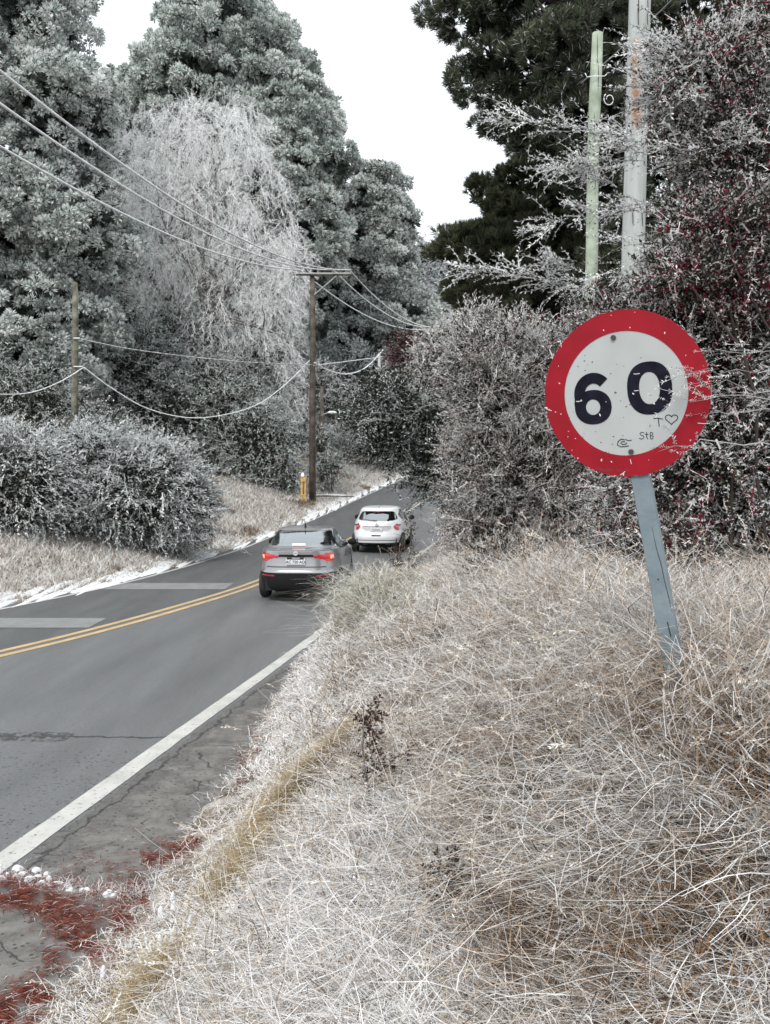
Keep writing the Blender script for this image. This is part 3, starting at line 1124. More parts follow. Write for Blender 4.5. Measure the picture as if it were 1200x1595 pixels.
def build_left_shrubs():
    S1 = [t_spray(1., 15, .17, .05, SHRUB_L, curve=.5, side=.6, flat=.35) for _ in range(4)]
    SG = [t_spray(1., 15, .17, .055, SHRUB_G, curve=.35, side=.8) for _ in range(4)]

    FT = t_spray(1., 16, .18, .05, [((.85, .87, .87), 8), ((.55, .58, .58), 2), ((.05, .06, .05), 1.5)], twig=(.5, .5, .5), side=.6)

    SW = [t_spray(1., 15, .17, .055, [((.85, .86, .86), 8), ((.66, .68, .68), 4), ((.22, .23, .22), 1.2)], twig=(.5, .5, .5), curve=.4, side=.8) for _ in range(4)]

    def gb(px, Y):
        x = (px - CX) / F * Y
        return [x, Y, float(ground_z(x, Y))]
    defs = [
        ('large arching frosted shrub nearest the road on the left', S1, 27, 250, .62,
         [blob(230, 770, 27, 100, 95, 1.7), blob(150, 760, 27.5, 90, 110, 1.8), blob(290, 790, 27, 52, 62, 1.2)], 2800),
        ('frosted shrub cut off by the left picture edge', S1, 26, 30, .62,
         [blob(40, 770, 26, 100, 110, 1.8), blob(-60, 760, 26, 110, 130, 1.8)], 2200),
        ('tall frosted shrub at the foot of the short wooden pole', SG, 38.5, 70, .7,
         [blob(60, 650, 38.5, 100, 90, 2.0), blob(-40, 620, 38.5, 90, 110, 2.2), blob(150, 690, 38.5, 80, 60, 2)], 2300),
        ('dark green frosted shrub to the right of the short wooden pole', SG, 47, 210, .8,
         [blob(210, 600, 47, 80, 110, 2.4), blob(170, 520, 48, 60, 90, 2.2), blob(260, 660, 46, 80, 90, 2.4)], 2500),
        ('dark green frosted conifer shrub behind the yellow marker post', SG, 45.5, 405, .7,
         [blob(410, 700, 45.5, 62, 80, 1.6), blob(370, 660, 47, 60, 80, 2), blob(440, 740, 45, 32, 42, 1), blob(330, 630, 48, 60, 90, 2)], 2700),
        ('frosted shrub filling the slope under the weeping tree', SG, 50, 300, .85,
         [blob(290, 560, 50, 90, 90, 2.6), blob(400, 590, 50, 60, 80, 2.2), blob(340, 690, 49, 80, 80, 2.0)], 2500),
        ('small dark shrub just right of the tall utility pole', SG, 48, 512, .55,
         [blob(512, 735, 48, 30, 36, 1), blob(500, 700, 49, 26, 40, 1)], 420),
        ('light frosted shrub on the rise behind the lamp post', SW, 60, 540, .75,
         [blob(540, 640, 60, 60, 45, 2.5), blob(590, 660, 60, 60, 50, 2.5), blob(500, 620, 61, 60, 60, 2.5)], 1300),
        ('frosted thicket at the top of the hill where the road turns', SW, 68, 620, .8,
         [blob(620, 610, 68, 80, 55, 3), blob(560, 590, 69, 70, 50, 3), blob(690, 620, 68, 70, 80, 3)], 1500),
        ('low pale brushwood beside the far kerb near the bend', SW, 62, 590, .5,
         [blob(575, 705, 62, 60, 28, 2), blob(620, 705, 63, 40, 30, 2)], 700),
    ]
    for (lab, S, Y, px, sc_, bl, n) in defs:
        bush(gb(px, Y), bl, lab, n=int(n * .8), spray=S, extra=[frost_boughs(bl, max(20, n // 32), 1.7, FT, .55, (.25, 0, .1), 12)], scale=sc_, droop=.55, up=.35, stems=16, inner=.4, sweep=(.3, 0, -.1))


def build_right_pines():
    TP = (.12, .14, .095)
    # tall near pine, top out of frame; its plumes reach to the left
    Y = 30
    bl = [blob(760, 20, Y, 70, 36, 2), blob(720, 5, Y, 55, 18, 1.5), blob(850, 0, Y, 110, 70, 3), blob(780, 120, Y, 75, 30, 2), blob(850, 110, Y, 90, 60, 3),
          blob(800, 185, Y, 52, 24, 2), blob(960, 60, Y, 120, 120, 3), blob(1080, 80, Y, 120, 140, 3), blob(900, 200, Y, 90, 80, 3),
          blob(1000, 250, Y, 130, 110, 3), blob(1150, 250, Y, 120, 150, 3), blob(950, -120, Y, 160, 110, 3.5), blob(1150, -120, Y, 130, 130, 3),
          blob(790, -60, Y, 90, 50, 2.5), blob(1050, 420, Y, 140, 120, 3)]
    pine_tree([8.4, Y, 1.6], bl, 'tall dark pine overhanging the top right corner', nclump=1150, per=12, tuft=.36, palette=PINE_R + [((.75, .76, .78), 1.3)],
              inner_pal=PINE_R, tip=TP, clumpr=.55, trunk_r=.4, height=22, limbs=70, name='pine_tree', W=.07, droop=.1, spread=1.2, ball=False)
    Y = 38
    bl = [blob(860, 255, Y, 50, 40, 2), blob(800, 305, Y, 62, 28, 2), blob(850, 350, Y, 75, 60, 2.5), blob(760, 390, Y, 65, 26, 2), blob(800, 430, Y, 90, 50, 3),
          blob(715, 385, Y, 32, 14, 1.2), blob(900, 400, Y, 110, 110, 3), blob(760, 460, Y, 60, 34, 2), blob(830, 500, Y, 110, 60, 3), blob(960, 500, Y, 110, 110, 3)]
    pine_tree([7.6, Y, 1.8], bl, 'lower dark olive pine below the overhanging one', nclump=850, per=13, tuft=.40, palette=PINE_R + [((.07, .065, .03), 2)],
              inner_pal=PINE_R, tip=(.13, .14, .09), clumpr=.62, trunk_r=.33, limbs=40, name='pine_tree', W=.07, spread=1.2, ball=False)


def build_right_shrubs():
    def gb(x, Y):
        return [x, Y, float(ground_z(x, Y))]
    fineR = [t_spray(1., 26, .085, .034, BUSH_R, twig=(.06, .04, .035), side=1.0, flat=.4, curve=.15) for _ in range(5)]
    fineRed = [t_spray(1., 26, .085, .034, BUSH_RED, twig=(.06, .03, .03), side=1.0, flat=.4, curve=.15) for _ in range(3)]
    fineM = [t_spray(1., 20, .11, .022, BUSH_M, twig=(.10, .06, .05), side=.8, flat=.5, curve=.1) for _ in range(5)]
    darkS = [t_spray(1., 18, .16, .05, BUSH_D, twig=(.04, .035, .03), side=.8, flat=.4, curve=.3) for _ in range(4)]

    # protruding boughs laden with frost, as extra sprays along drawn lines
    def bough(pts, n, s, T, spread=.10):
        W = np.array([P(*p) for p in pts])

        def f(base):
            t = rng.uniform(0, 1, n) ** .8
            idx = t * (len(W) - 1)
            loc = np.stack([np.interp(idx, np.arange(len(W)), W[:, q]) for q in range(3)], 1)
            i0 = np.minimum(idx.astype(int), len(W) - 2)
            d = W[i0 + 1] - W[i0]
            d = d / np.linalg.norm(d, axis=1, keepdims=True)
            d = d + rng.normal(0, .45, (n, 3)) + [0, 0, .12]
            loc = loc + rng.normal(0, spread, (n, 3)) * [1, 1, .5]
            return instance(T, basis(d, rng.normal(0, .5, n)), loc - base, s * rng.uniform(.6, 1.2, n))
        return f
    frostT = t_spray(1., 22, .13, .05, [((.85, .86, .87), 8), ((.3, .29, .28), 1.5), ((.04, .04, .03), 2)], twig=(.45, .45, .45), side=1.0)
    ex = [bough([(1000, 205, 7.6), (900, 200, 7.6), (775, 186, 7.6)], 60, .30, frostT, .05),
          bough([(1010, 250, 7.6), (930, 250, 7.5), (865, 262, 7.5)], 55, .28, frostT, .06),
          bough([(990, 330, 7.6), (900, 335, 7.5), (845, 356, 7.5)], 40, .28, frostT, .04),
          bough([(960, 290, 7.6), (900, 265, 7.5)], 40, .25, frostT, .06),
          bough([(940, 450, 7.6), (820, 430, 7.6), (712, 420, 7.6)], 80, .26, frostT, .05),
          bough([(900, 420, 7.6), (860, 410, 7.5)], 40, .25, frostT, .05),
          bough([(1180, 90, 7.2), (1080, 90, 7.2), (1005, 72, 7.2)], 80, .30, frostT, .1),
          bough([(1180, 140, 7.2), (1080, 150, 7.2), (985, 125, 7.2)], 80, .30, frostT, .09),
          bough([(1100, 250, 7.2), (1020, 230, 7.2), (965, 215, 7.2)], 50, .30, frostT, .07)]
    Y = 7.4

    def tint(p):
        return np.ones((len(p), 3))
    main = [blob(1100, 130, Y, 95, 85, .6), blob(1190, 60, Y, 60, 70, .5), blob(1160, 260, Y, 110, 110, .7), blob(1090, 340, Y, 62, 40, .5),
            blob(1160, 420, Y, 150, 110, .8), blob(1060, 440, Y, 62, 44, .5), blob(960, 510, Y, 80, 44, .6), blob(1090, 560, Y, 190, 140, .9),
            blob(1130, 720, Y, 210, 140, 1.0), blob(1180, 860, Y, 180, 130, 1.0), blob(1330, 500, Y, 160, 420, 1.2), blob(1010, 850, Y, 90, 110, .8)]
    ex += [frost_boughs(main, 210, .75, frostT, .22, (-.35, -.3, .1), 14, spread=.035, rad=.004),
           bough([(1060, 330, 7.3), (1000, 322, 7.2), (925, 330, 7.1)], 40, .24, frostT, .05), bough([(1050, 430, 7.3), (960, 425, 7.2), (890, 445, 7.2)], 45, .22, frostT, .05),
           bough([(1060, 380, 7.3), (1000, 380, 7.2), (950, 372, 7.2)], 30, .2, frostT, .05)]
    bush(gb(2.6, Y), main, 'large frosted berry bush filling the right side behind the speed sign', n=9500, spray=fineR + fineRed[:1], scale=.36, droop=.15,
         up=.12, stems=3, inner=.4, bark=mat('dark_stem', (.035, .028, .024), .9), stemr=.022, extra=ex, outward=.8, tintf=tint)
    Y = 6.6
    red = [blob(1150, 350, Y, 100, 50, .3), blob(1130, 440, Y, 120, 50, .3), blob(1050, 440, Y, 50, 26, .25), blob(1060, 860, Y, 50, 60, .25)]
    bush(gb(2.9, Y), red, 'crimson-leaved twiggy shrub woven through the large berry bush', n=650, spray=fineRed, scale=.33, droop=.1, up=.1, stems=4,
         inner=.8, outward=.6, zmin=False, bark=mat('dark_stem', (.035, .028, .024), .9), stemr=.016)
    # middle grey-brown twiggy shrub left of the sign
    Y = 12.5
    mid = [blob(860, 580, Y, 90, 66, .9), blob(765, 620, Y, 70, 90, .9), blob(800, 720, Y, 112, 110, 1.1), blob(735, 560, Y, 36, 56, .6), blob(800, 545, Y, 30, 40, .5),
           blob(880, 800, Y, 110, 90, 1.0), blob(780, 810, Y, 90, 60, .9), blob(900, 650, Y, 90, 140, 1.0)]
    bush(gb(1.9, Y), mid, 'grey-brown twiggy frosted shrub just left of the speed sign', n=5600, spray=fineM + fineM[:2] + fineR[:1], extra=[frost_boughs(mid, 110, .9, frostT, .24, (-.2, -.2, .45), 13, spread=.045, rad=.006), frost_boughs(mid, 120, .9, fineM[0], .34, (-.15, -.2, .55), 12, spread=.05, rad=.006)], scale=.46, droop=.05, up=.25,
         stems=50, inner=.5, outward=.7, stemr=.02)
    # dark overhanging shrub above the white car
    Y = 23.5
    dk = [blob(630, 655, Y, 84, 42, 1.6), blob(572, 645, Y, 36, 24, 1.2), blob(600, 610, Y, 40, 24, 1.2), blob(610, 695, Y, 40, 26, 1.2), blob(715, 700, Y, 56, 66, 1.8), blob(722, 765, Y, 30, 46, 1.2), blob(675, 700, Y, 36, 32, 1.3), blob(676, 738, Y, 30, 28, 1.2),
          blob(755, 780, Y, 44, 60, 1.8), blob(760, 700, Y, 80, 100, 2)]
    bush(gb(3.2, Y), dk, 'dark frosted shrub leaning over the road above the white car', n=2600, spray=darkS, extra=[frost_boughs(dk, 90, 1.5, darkS[0], .6, (-.55, -.1, .05), 12, rad=.014), frost_boughs(dk, 34, 1.3, frostT, .5, (-.4, -.1, .1), 10, rad=.012)], scale=.62, droop=.45, up=.2, stems=30, inner=.5, outward=.8, sweep=(-.25, 0, 0))
    Y = 25.5
    up_ = [blob(700, 560, Y, 60, 60, 1.6), blob(740, 520, Y, 50, 50, 1.5), blob(700, 610, Y, 80, 50, 1.8), blob(800, 560, Y, 80, 80, 2)]
    pl = [t_spray(1., 18, .16, .045, BUSH_M, twig=(.4, .4, .39), side=.8, flat=.4, curve=.2) for _ in range(3)]
    bush(gb(3.8, Y), up_, 'pale frosted shrub above and behind the dark leaning one', n=1500, spray=pl, scale=.6, droop=.2, up=.3, stems=20, inner=.5, outward=.8)
    Y = 26.5
    rd = [blob(632, 560, Y, 28, 38, 1), blob(650, 590, Y, 40, 24, 1), blob(625, 535, Y, 18, 16, .7)]
    rs = [t_spray(1., 18, .15, .05, [((.13, .02, .03), 4), ((.3, .26, .27), 1.6), ((.03, .02, .02), 3)], twig=(.1, .03, .03), side=.8) for _ in range(3)]
    bush(gb(2.6, Y), rd, 'small wine-red shrub behind the dark leaning shrub', n=430, spray=rs, scale=.5, droop=.1, up=.3, stems=10, inner=.6)
    # low scrub at the foot of the hedge and right of the sign post
    Y = 9.6
    lo = [blob(900, 900, Y, 90, 70, .5), blob(990, 930, Y, 70, 60, .5), blob(800, 890, Y, 60, 40, .4)]
    lowT = [t_spray(1., 16, .12, .02, [((.55, .52, .49), 3), ((.10, .05, .04), 3), ((.03, .02, .02), 3)], twig=(.07, .04, .035), side=.7) for _ in range(3)]
    bush(gb(2.1, Y), lo, 'dark low scrub in the grass below the hedge', n=750, spray=lowT, scale=.4, droop=-.1, up=.4, stems=20, inner=.7)
    # frosted twigs hanging in front of the right rim of the sign
    base = P(1230, 600, 3.95)
    base = np.array([base[0] + .55, base[1] + .2, float(ground_z(base[0] + .55, base[1] + .2))])
    root = empty('frosted_branch', base, label='frosted twigs reaching across the right rim of the speed sign', cat='branch')
    fb = t_spray(1., 24, .13, .028, [((.70, .71, .72), 8), ((.32, .31, .30), 1.5), ((.05, .05, .04), 1)], twig=(.4, .4, .4), side=1.0)
    Lv = Leaves()
    mb = MB()
    for line, n in (([(1290, 575, 3.95), (1150, 582, 3.9), (1062, 577, 3.86)], 16), ([(1290, 630, 3.95), (1160, 622, 3.9), (1048, 622, 3.86)], 18),
                    ([(1290, 700, 3.95), (1120, 690, 3.9), (1030, 700, 3.88)], 9), ([(1290, 600, 3.95), (1180, 606, 3.9), (1085, 598, 3.87)], 8),
                    ([(1290, 660, 3.95), (1190, 640, 3.92), (1105, 640, 3.9)], 12), ([(1290, 560, 3.95), (1200, 545, 3.92), (1110, 552, 3.9)], 14)):
        Lv.add(bough(line, int(n * 1.15), .12, fb, .018)(base))
        Wl = [P(*p) - base for p in line]
        fine_ = [Wl[0] * (1 - t) + Wl[1] * t for t in np.linspace(0, 1, 6)[:-1]] + [Wl[1] * (1 - t) + Wl[2] * t for t in np.linspace(0, 1, 5)]
        fine_ = [p + rng.normal(0, .012, 3) for p in fine_]
        rads = [.010, .007] + list(np.linspace(.0035, .0012, len(fine_)))
        mb.tube([np.array([rng.uniform(-.1, .2), rng.uniform(-.1, .2), .0]), np.array([.1, .1, (Wl[0][2]) * .7])] + fine_, rads, seg=5)
    Lv.build('twigs', root)
    mb.build('stem', PALEBARK, root, smooth=True)


# ------------------------------------------------------------------ grass
def blades(name, xy, h, wd, lean, bend, cols_root, cols_tip, label, nseg=4, cat_kind='stuff', yaw=None, curl=.55, heads=0):
    N = len(xy)
    x, y = xy[:, 0], xy[:, 1]
    z = ground_z(x, y)
    a = rng.uniform(0, 2 * np.pi, N) if yaw is None else yaw
    dx, dy = np.cos(a), np.sin(a)
    sx, sy = -dy, dx
    fac = rng.uniform(0, np.pi, N)          # ribbon facing
    wx, wy = np.cos(fac), np.sin(fac)
    V = np.empty((N, nseg + 1, 2, 3), np.float32)
    C = np.empty((N, nseg + 1, 2, 3), np.float32)
    kink = rng.normal(0, .17, (N, 3))
    ph = rng.uniform(0, 6.28, N)
    for i in range(nseg + 1):
        t = i / nseg
        hor = h * (lean * t + bend * t * t)
        ver = h * np.maximum(t - (lean * .35 * t + bend * .55 * t * t), .02 * t)
        px = x + dx * hor + kink[:, 0] * h * np.sin(t * 4) + curl * kink[:, 2] * h * np.sin(t * 8 + ph)
        py = y + dy * hor + kink[:, 1] * h * np.sin(t * 4.5) + curl * kink[:, 0] * h * np.cos(t * 7 + ph) * t
        pz = z - .02 + ver + curl * np.abs(kink[:, 1]) * h * np.sin(t * 9 + ph) * t
        w_ = wd * (1 - .75 * t ** 1.5) * .5
        V[:, i, 0] = np.stack([px - wx * w_, py - wy * w_, pz], 1)
        V[:, i, 1] = np.stack([px + wx * w_, py + wy * w_, pz], 1)
        cc = cols_root * (1 - t) + cols_tip * t
        C[:, i, 0] = cc
        C[:, i, 1] = cc
    base = (np.arange(N) * (nseg + 1) * 2)[:, None]
    q = []
    for i in range(nseg):
        q.append(np.stack([base[:, 0] + 2 * i, base[:, 0] + 2 * i + 1, base[:, 0] + 2 * i + 3, base[:, 0] + 2 * i + 2], 1))
    Q = np.concatenate(q)
    o = qmesh(name, V.reshape(-1, 3), Q, GRASSM, None, np.clip(C, .01, .85).reshape(-1, 3))
    tag(o, label, kind=cat_kind)
    if heads:
        k = rng.choice(N, min(heads, N), replace=False)
        T = t_spray(1., 14, .22, .05, [((.80, .79, .77), 5), ((.62, .54, .44), 3), ((.3, .2, .12), 1.5)], twig=(.5, .42, .34), side=.5, flat=.5)
        p = V[k, nseg, 0]
        d = V[k, nseg, 0] - V[k, nseg - 2, 0] + rng.normal(0, .01, (len(k), 3))
        v, c = instance(T, basis(d, rng.uniform(0, 6, len(k))), p - d * .3, (.07 + .005 * p[:, 1]) * rng.uniform(.7, 1.3, len(k)))
        o2 = qmesh('seed_heads', v, quadset(v), GRASSM, None, c)
        tag(o2, label.replace('stalks', 'seed heads').replace('grass', 'grass heads', 1), kind=cat_kind)
    return o


def pick(N, palette):
    w_ = np.array([p[1] for p in palette], float)
    cs = np.array([p[0] for p in palette], float)
    return cs[rng.choice(len(cs), N, p=w_ / w_.sum())] * rng.uniform(.82, 1.15, (N, 1))


def sample_right(N, y0, y1, p=1.3, xr=3.2, tuft=3):
    """clustered roots, denser close to the viewer"""
    M = int(N / tuft * 1.9)
    u = rng.random(M)
    e = 1 - p
    y = (y0 ** e + u * (y1 ** e - y0 ** e)) ** (1 / e)
    left = road_R(y) + shoulder(y) - .05
    right = np.minimum(.47 * y + .8, xr + 1.2)
    x = left + rng.random(M) * np.maximum(right - left, .3)
    keep = (x > -.47 * y - .6)
    # width-dependent thinning keeps the density even across
    ww = np.maximum(right - left, .3)
    keep &= rng.random(M) < ww / ww.max() * 1.6
    x, y = x[keep], y[keep]
    cx = np.repeat(x, tuft)
    cy = np.repeat(y, tuft)
    cx = cx + rng.normal(0, .035, len(cx))
    cy = cy + rng.normal(0, .035, len(cy))
    k = rng.permutation(len(cx))[:N]
    return np.stack([cx[k], cy[k]], 1)


G_FROST = [((.82, .805, .79), 7), ((.68, .64, .605), 3), ((.42, .35, .295), 1.3), ((.20, .14, .10), 1.2), ((.05, .038, .03), 1.6)]
G_WHITE = [((.82, .815, .815), 7), ((.70, .68, .665), 3), ((.36, .31, .26), 1.0), ((.10, .08, .06), .6)]
G_WARM = [((.64, .565, .48), 4), ((.44, .335, .23), 2.6), ((.78, .755, .73), 4.5), ((.24, .155, .09), 1.8), ((.05, .035, .025), 2)]
G_RUST = [((.30, .17, .075), 4), ((.15, .08, .04), 3), ((.05, .03, .02), 3), ((.60, .52, .42), 1.6)]
G_TAN = [((.50, .385, .18), 4), ((.34, .25, .11), 4), ((.52, .43, .26), 2), ((.12, .08, .04), 1)]
G_BROWN = [((.30, .22, .155), 3), ((.15, .10, .065), 3), ((.58, .54, .49), 3), ((.05, .035, .025), 3)]


TAN = np.array([ground_hit(a, b, .06) for a, b in ((100, 1680), (170, 1595), (270, 1480), (345, 1385), (400, 1290), (440, 1235), (500, 1185), (540, 1150))])
TAN = TAN[np.argsort(TAN[:, 1])]
TAN[:, 0] += .07


def tan_line(x, y):
    """distance from the strip of unfrosted tan grass along the verge"""
    # photograph line (170,1590) (270,1480) (350,1380) (420,1260) (500,1190)
    return x - np.interp(y, TAN[:, 1], TAN[:, 0])


# pockets of rusty, unfrosted growth
POCKETS = [(*ground_hit(a, b, .15), r) for a, b, r in ((850, 1080, .30), (900, 1130, .25), (1120, 1050, .35), (1190, 1120, .3), (830, 1400, .16), (860, 1440, .14), (1030, 1480, .2), (760, 1180, .15),
                                                        (690, 1330, .10), (720, 1040, .18), (1150, 1350, .2), (610, 1230, .10), (940, 1230, .12))]


def build_grass():
    # main matted frosted grass, growing in tufts that splay outward
    ctr = sample_right(24000, 1.9, 30, 1.75, tuft=1)
    per = rng.integers(5, 22, len(ctr))
    idx = np.repeat(np.arange(len(ctr)), per)
    N = len(idx)
    sp = (.03 + .006 * ctr[idx, 1]) * rng.normal(0, 1, (N, 2)).T
    x, y = ctr[idx, 0] + sp[0], ctr[idx, 1] + sp[1]
    xy = np.stack([x, y], 1)
    yaw = np.arctan2(sp[1], sp[0]) + rng.normal(0, .7, N)
    wind = rng.uniform(0, 6.28, len(ctr))[idx]
    lie = (rng.random(len(ctr)) < .25)[idx]
    yaw = np.where(lie, wind + rng.normal(0, .35, N), yaw)
    nz = fnoise(x, y, .55, 11)
    nz2 = fnoise(x, y, 1.6, 21)
    dedge = x - (road_R(y) + shoulder(y))
    dt = tan_line(x, y)
    near = smoothstep((8.5 - y) / 2)
    cl = rng.random(len(ctr))[idx]
    white = (dt * near < .10) & (cl < .93) & (near > .3) | (dedge < .45 + .5 * nz2) | ((nz > .56) & (cl < .8)) | ((x < .45) & (y < 5.2) & (cl < .84))
    warm = (x > .1) & (((nz < .42) & (cl > .4)) | (cl > .84 + .08 * (y > 5.5))) & ~((x < .45) & (y < 5.2) & (cl < .86))
    tan = (np.abs(dt - (nz - .5) * .25) < .06) & (y < 7) & (fnoise(x * 0, y, .42, 71) > .54) & (cl < .7)
    tip = pick(N, G_FROST)
    root = pick(N, G_BROWN)
    cwm = pick(N, G_WARM)
    tip[warm] = cwm[warm]
    cw = pick(N, G_WHITE)
    tip[white] = cw[white]
    root[white] = .25 * root[white] + .75 * cw[white]
    pk_ = np.zeros(N, bool)
    for (gx, gy, gr) in POCKETS:
        pk_ |= (np.hypot(x - gx, (y - gy) * .8) < gr * (.4 + .8 * nz)) & (rng.random(N) < .55)
    cr_ = pick(N, G_RUST)
    tip[pk_] = cr_[pk_]
    root[pk_] = cr_[pk_] * .5
    ct = pick(N, G_TAN)
    tip[tan] = ct[tan]
    root[tan] = ct[tan] * .8
    tb = np.clip(1 + rng.normal(0, .16, len(ctr)), .55, 1.3)[idx][:, None]
    tip, root = tip * tb, root * tb
    hh = rng.uniform(.09, .26, len(ctr))[idx] * rng.uniform(.6, 1.25, N)
    h = hh * (1 + .7 * smoothstep((dedge - 1.1) / 1.2)) * np.interp(dedge, [0, .15, .6], [.35, .5, 1])
    h = h * np.interp(y, [2, 4.2], [.62, 1]) * np.where(y < 8, np.interp(dt, [-.3, .05, .45], [.42, .42, 1]), 1)
    wd = (.0022 + .0009 * y) * rng.choice([.7, 1., 1.5, 2.0], N, p=[.36, .42, .17, .05])
    blades('grass', xy, h, wd, rng.uniform(.0, .65, N), rng.uniform(.3, 1.35, N), root, tip, 'matted frosted dry grass over the near verge', 6, yaw=yaw, curl=.4)
    # finer frost-white fuzz close to the ground
    xy = sample_right(80000, 1.7, 12, 2.0, tuft=6)
    N = len(xy)
    h = rng.uniform(.05, .13, N)
    dd = xy[:, 0] - (road_R(xy[:, 1]) + shoulder(xy[:, 1]))
    tan = (np.abs(tan_line(xy[:, 0], xy[:, 1])) < .09) & (xy[:, 1] < 7)
    tip = pick(N, G_WHITE)
    wm = (xy[:, 0] > .3) & (fnoise(xy[:, 0], xy[:, 1], .8, 33) < .55)
    tip[wm] = pick(N, G_WARM)[wm]
    tip[tan] = pick(N, G_TAN)[tan]
    blades('ground_grass', xy, h, .003 + .0008 * xy[:, 1], rng.uniform(.2, 1.2, N), rng.uniform(0, 1, N), pick(N, G_BROWN) * .5 + tip * .5, tip,
           'short white frosted grass low on the near verge', 3)
    # the strip of bare tan grass the rime has not reached
    n = 24000
    k = rng.uniform(0, len(TAN) - 1, n)
    tx, ty = np.interp(k, np.arange(len(TAN)), TAN[:, 0]), np.interp(k, np.arange(len(TAN)), TAN[:, 1])
    blot = fnoise(tx * 0, ty, .42, 71) + rng.normal(0, .02, n)
    keep = (blot > .56) | (rng.random(n) < .06)
    tx, ty, blot = tx[keep], ty[keep], blot[keep]
    n = len(tx)
    xy = np.stack([tx + rng.normal(0, .085, n) * (.4 + fnoise(tx * 0, ty, .3, 72)) + .05 * np.sin(ty * 9), ty + rng.normal(0, .05, n)], 1)
    blades('tan_grass', xy, rng.uniform(.10, .22, n), np.full(n, .0036), rng.uniform(.1, .7, n), rng.uniform(.1, .8, n), pick(n, G_TAN) * .6, np.where(rng.random((n, 1)) < .16, pick(n, G_FROST), pick(n, G_TAN)),
           'strip of unfrosted tan grass running along the verge towards the bottom left', 4)
    # long arching stalks, clustered
    xy = sample_right(6500, 3.3, 16, 1.7, tuft=5)
    dd = xy[:, 0] - (road_R(xy[:, 1]) + shoulder(xy[:, 1]))
    keep = (dd > .9) & (fnoise(xy[:, 0], xy[:, 1], 1.1, 31) > .42)
    xy = xy[keep]
    N = len(xy)
    tall = rng.uniform(.35, .75, N) * np.interp(xy[:, 1], [2, 3, 4], [.4, .6, 1.1])
    blades('tall_grass', xy, tall, .0028 + .0005 * xy[:, 1], rng.uniform(0, .5, N), rng.uniform(.1, .9, N), pick(N, G_BROWN), pick(N, G_WARM),
           'tall thin dry grass stalks standing over the near verge', 7, heads=1400)
    # the tall frosted tussock that hides the silver car's corner
    parts = []
    for (mx_, my_, sx_, sy_, n) in ((-.14, 12.4, .2, .6, 1200), (-.02, 10.8, .22, .5, 900), (.1, 13.2, .25, .7, 1000), (-.42, 13.8, .16, .5, 400)):
        parts.append(np.stack([rng.normal(mx_, sx_, n), rng.normal(my_, sy_, n)], 1))
    xy = np.concatenate(parts)
    N = len(xy)
    tip = pick(N, [((.78, .77, .74), 5), ((.56, .54, .47), 3), ((.24, .24, .16), 1.4), ((.06, .05, .04), 1)])
    blades('tussock_grass', xy, rng.uniform(.3, .72, N), np.full(N, .012), rng.uniform(.1, .6, N), rng.uniform(.3, 1.3, N),
           pick(N, [((.16, .16, .10), 1), ((.3, .27, .2), 1)]), tip, 'long-leaved frosted tussocks beside the road by the silver car', 7)
    # rough taller grass below the sign and along the hedge
    n = 26000
    y = rng.uniform(4.1, 11, n)
    x = rng.uniform(.5, .47 * y + .6, n)
    keep = fnoise(x, y, .9, 41) > .40
    xy = np.stack([x, y], 1)[keep]
    N = len(xy)
    blades('rough_grass', xy, rng.uniform(.25, .62, N), .003 + .0007 * xy[:, 1], rng.uniform(.0, .7, N), rng.uniform(.2, 1.2, N),
           pick(N, G_BROWN), np.where(rng.random((N, 1)) < .6, pick(N, G_WHITE), pick(N, G_WARM)), 'rough frosted grass around the foot of the sign post and hedge', 6, heads=1200)
    n = 1500
    xy = np.stack([rng.normal(1.3, .45, n), rng.normal(3.72, .14, n)], 1)
    xy = np.concatenate([xy, np.stack([rng.uniform(.6, 2.4, 1500), rng.uniform(4.2, 5.6, 1500)], 1)])
    n = len(xy)
    blades('post_grass', xy, rng.uniform(.22, .5, n), rng.uniform(.003, .0065, n), rng.uniform(.0, .5, n), rng.uniform(.1, .9, n),
           pick(n, G_BROWN), np.where(rng.random((n, 1)) < .55, pick(n, G_WHITE), pick(n, G_WARM)), 'tall frosted grass hiding the foot of the sign post', 7, heads=160)
    # far verge on the left
    n = 110000
    y = rng.uniform(12, 62, n)
    w_ = np.interp(y, [12, 40, 62], [7, 6, 5])
    x = road_L(y) - .32 - rng.random(n) ** 1.2 * w_
    xy = np.stack([x, y], 1)
    nz = fnoise(x, y, 1.8, 51)
    tip = pick(n, [((.82, .81, .79), 7), ((.68, .65, .61), 4), ((.38, .32, .27), 1.2), ((.10, .08, .06), 1.2)])
    dk = nz < .34
    tip[dk] = pick(n, G_BROWN)[dk]
    h = rng.uniform(.12, .42, n) * np.clip((road_L(y) - x) / 1.6, .25, 1)
    blades('verge_grass', xy, h, .010 + .0004 * y, rng.uniform(0, .5, n), rng.uniform(.1, .9, n), pick(n, G_BROWN) * .35 + tip * .65, tip,
           'pale frosted grass along the far side of the road', 3)


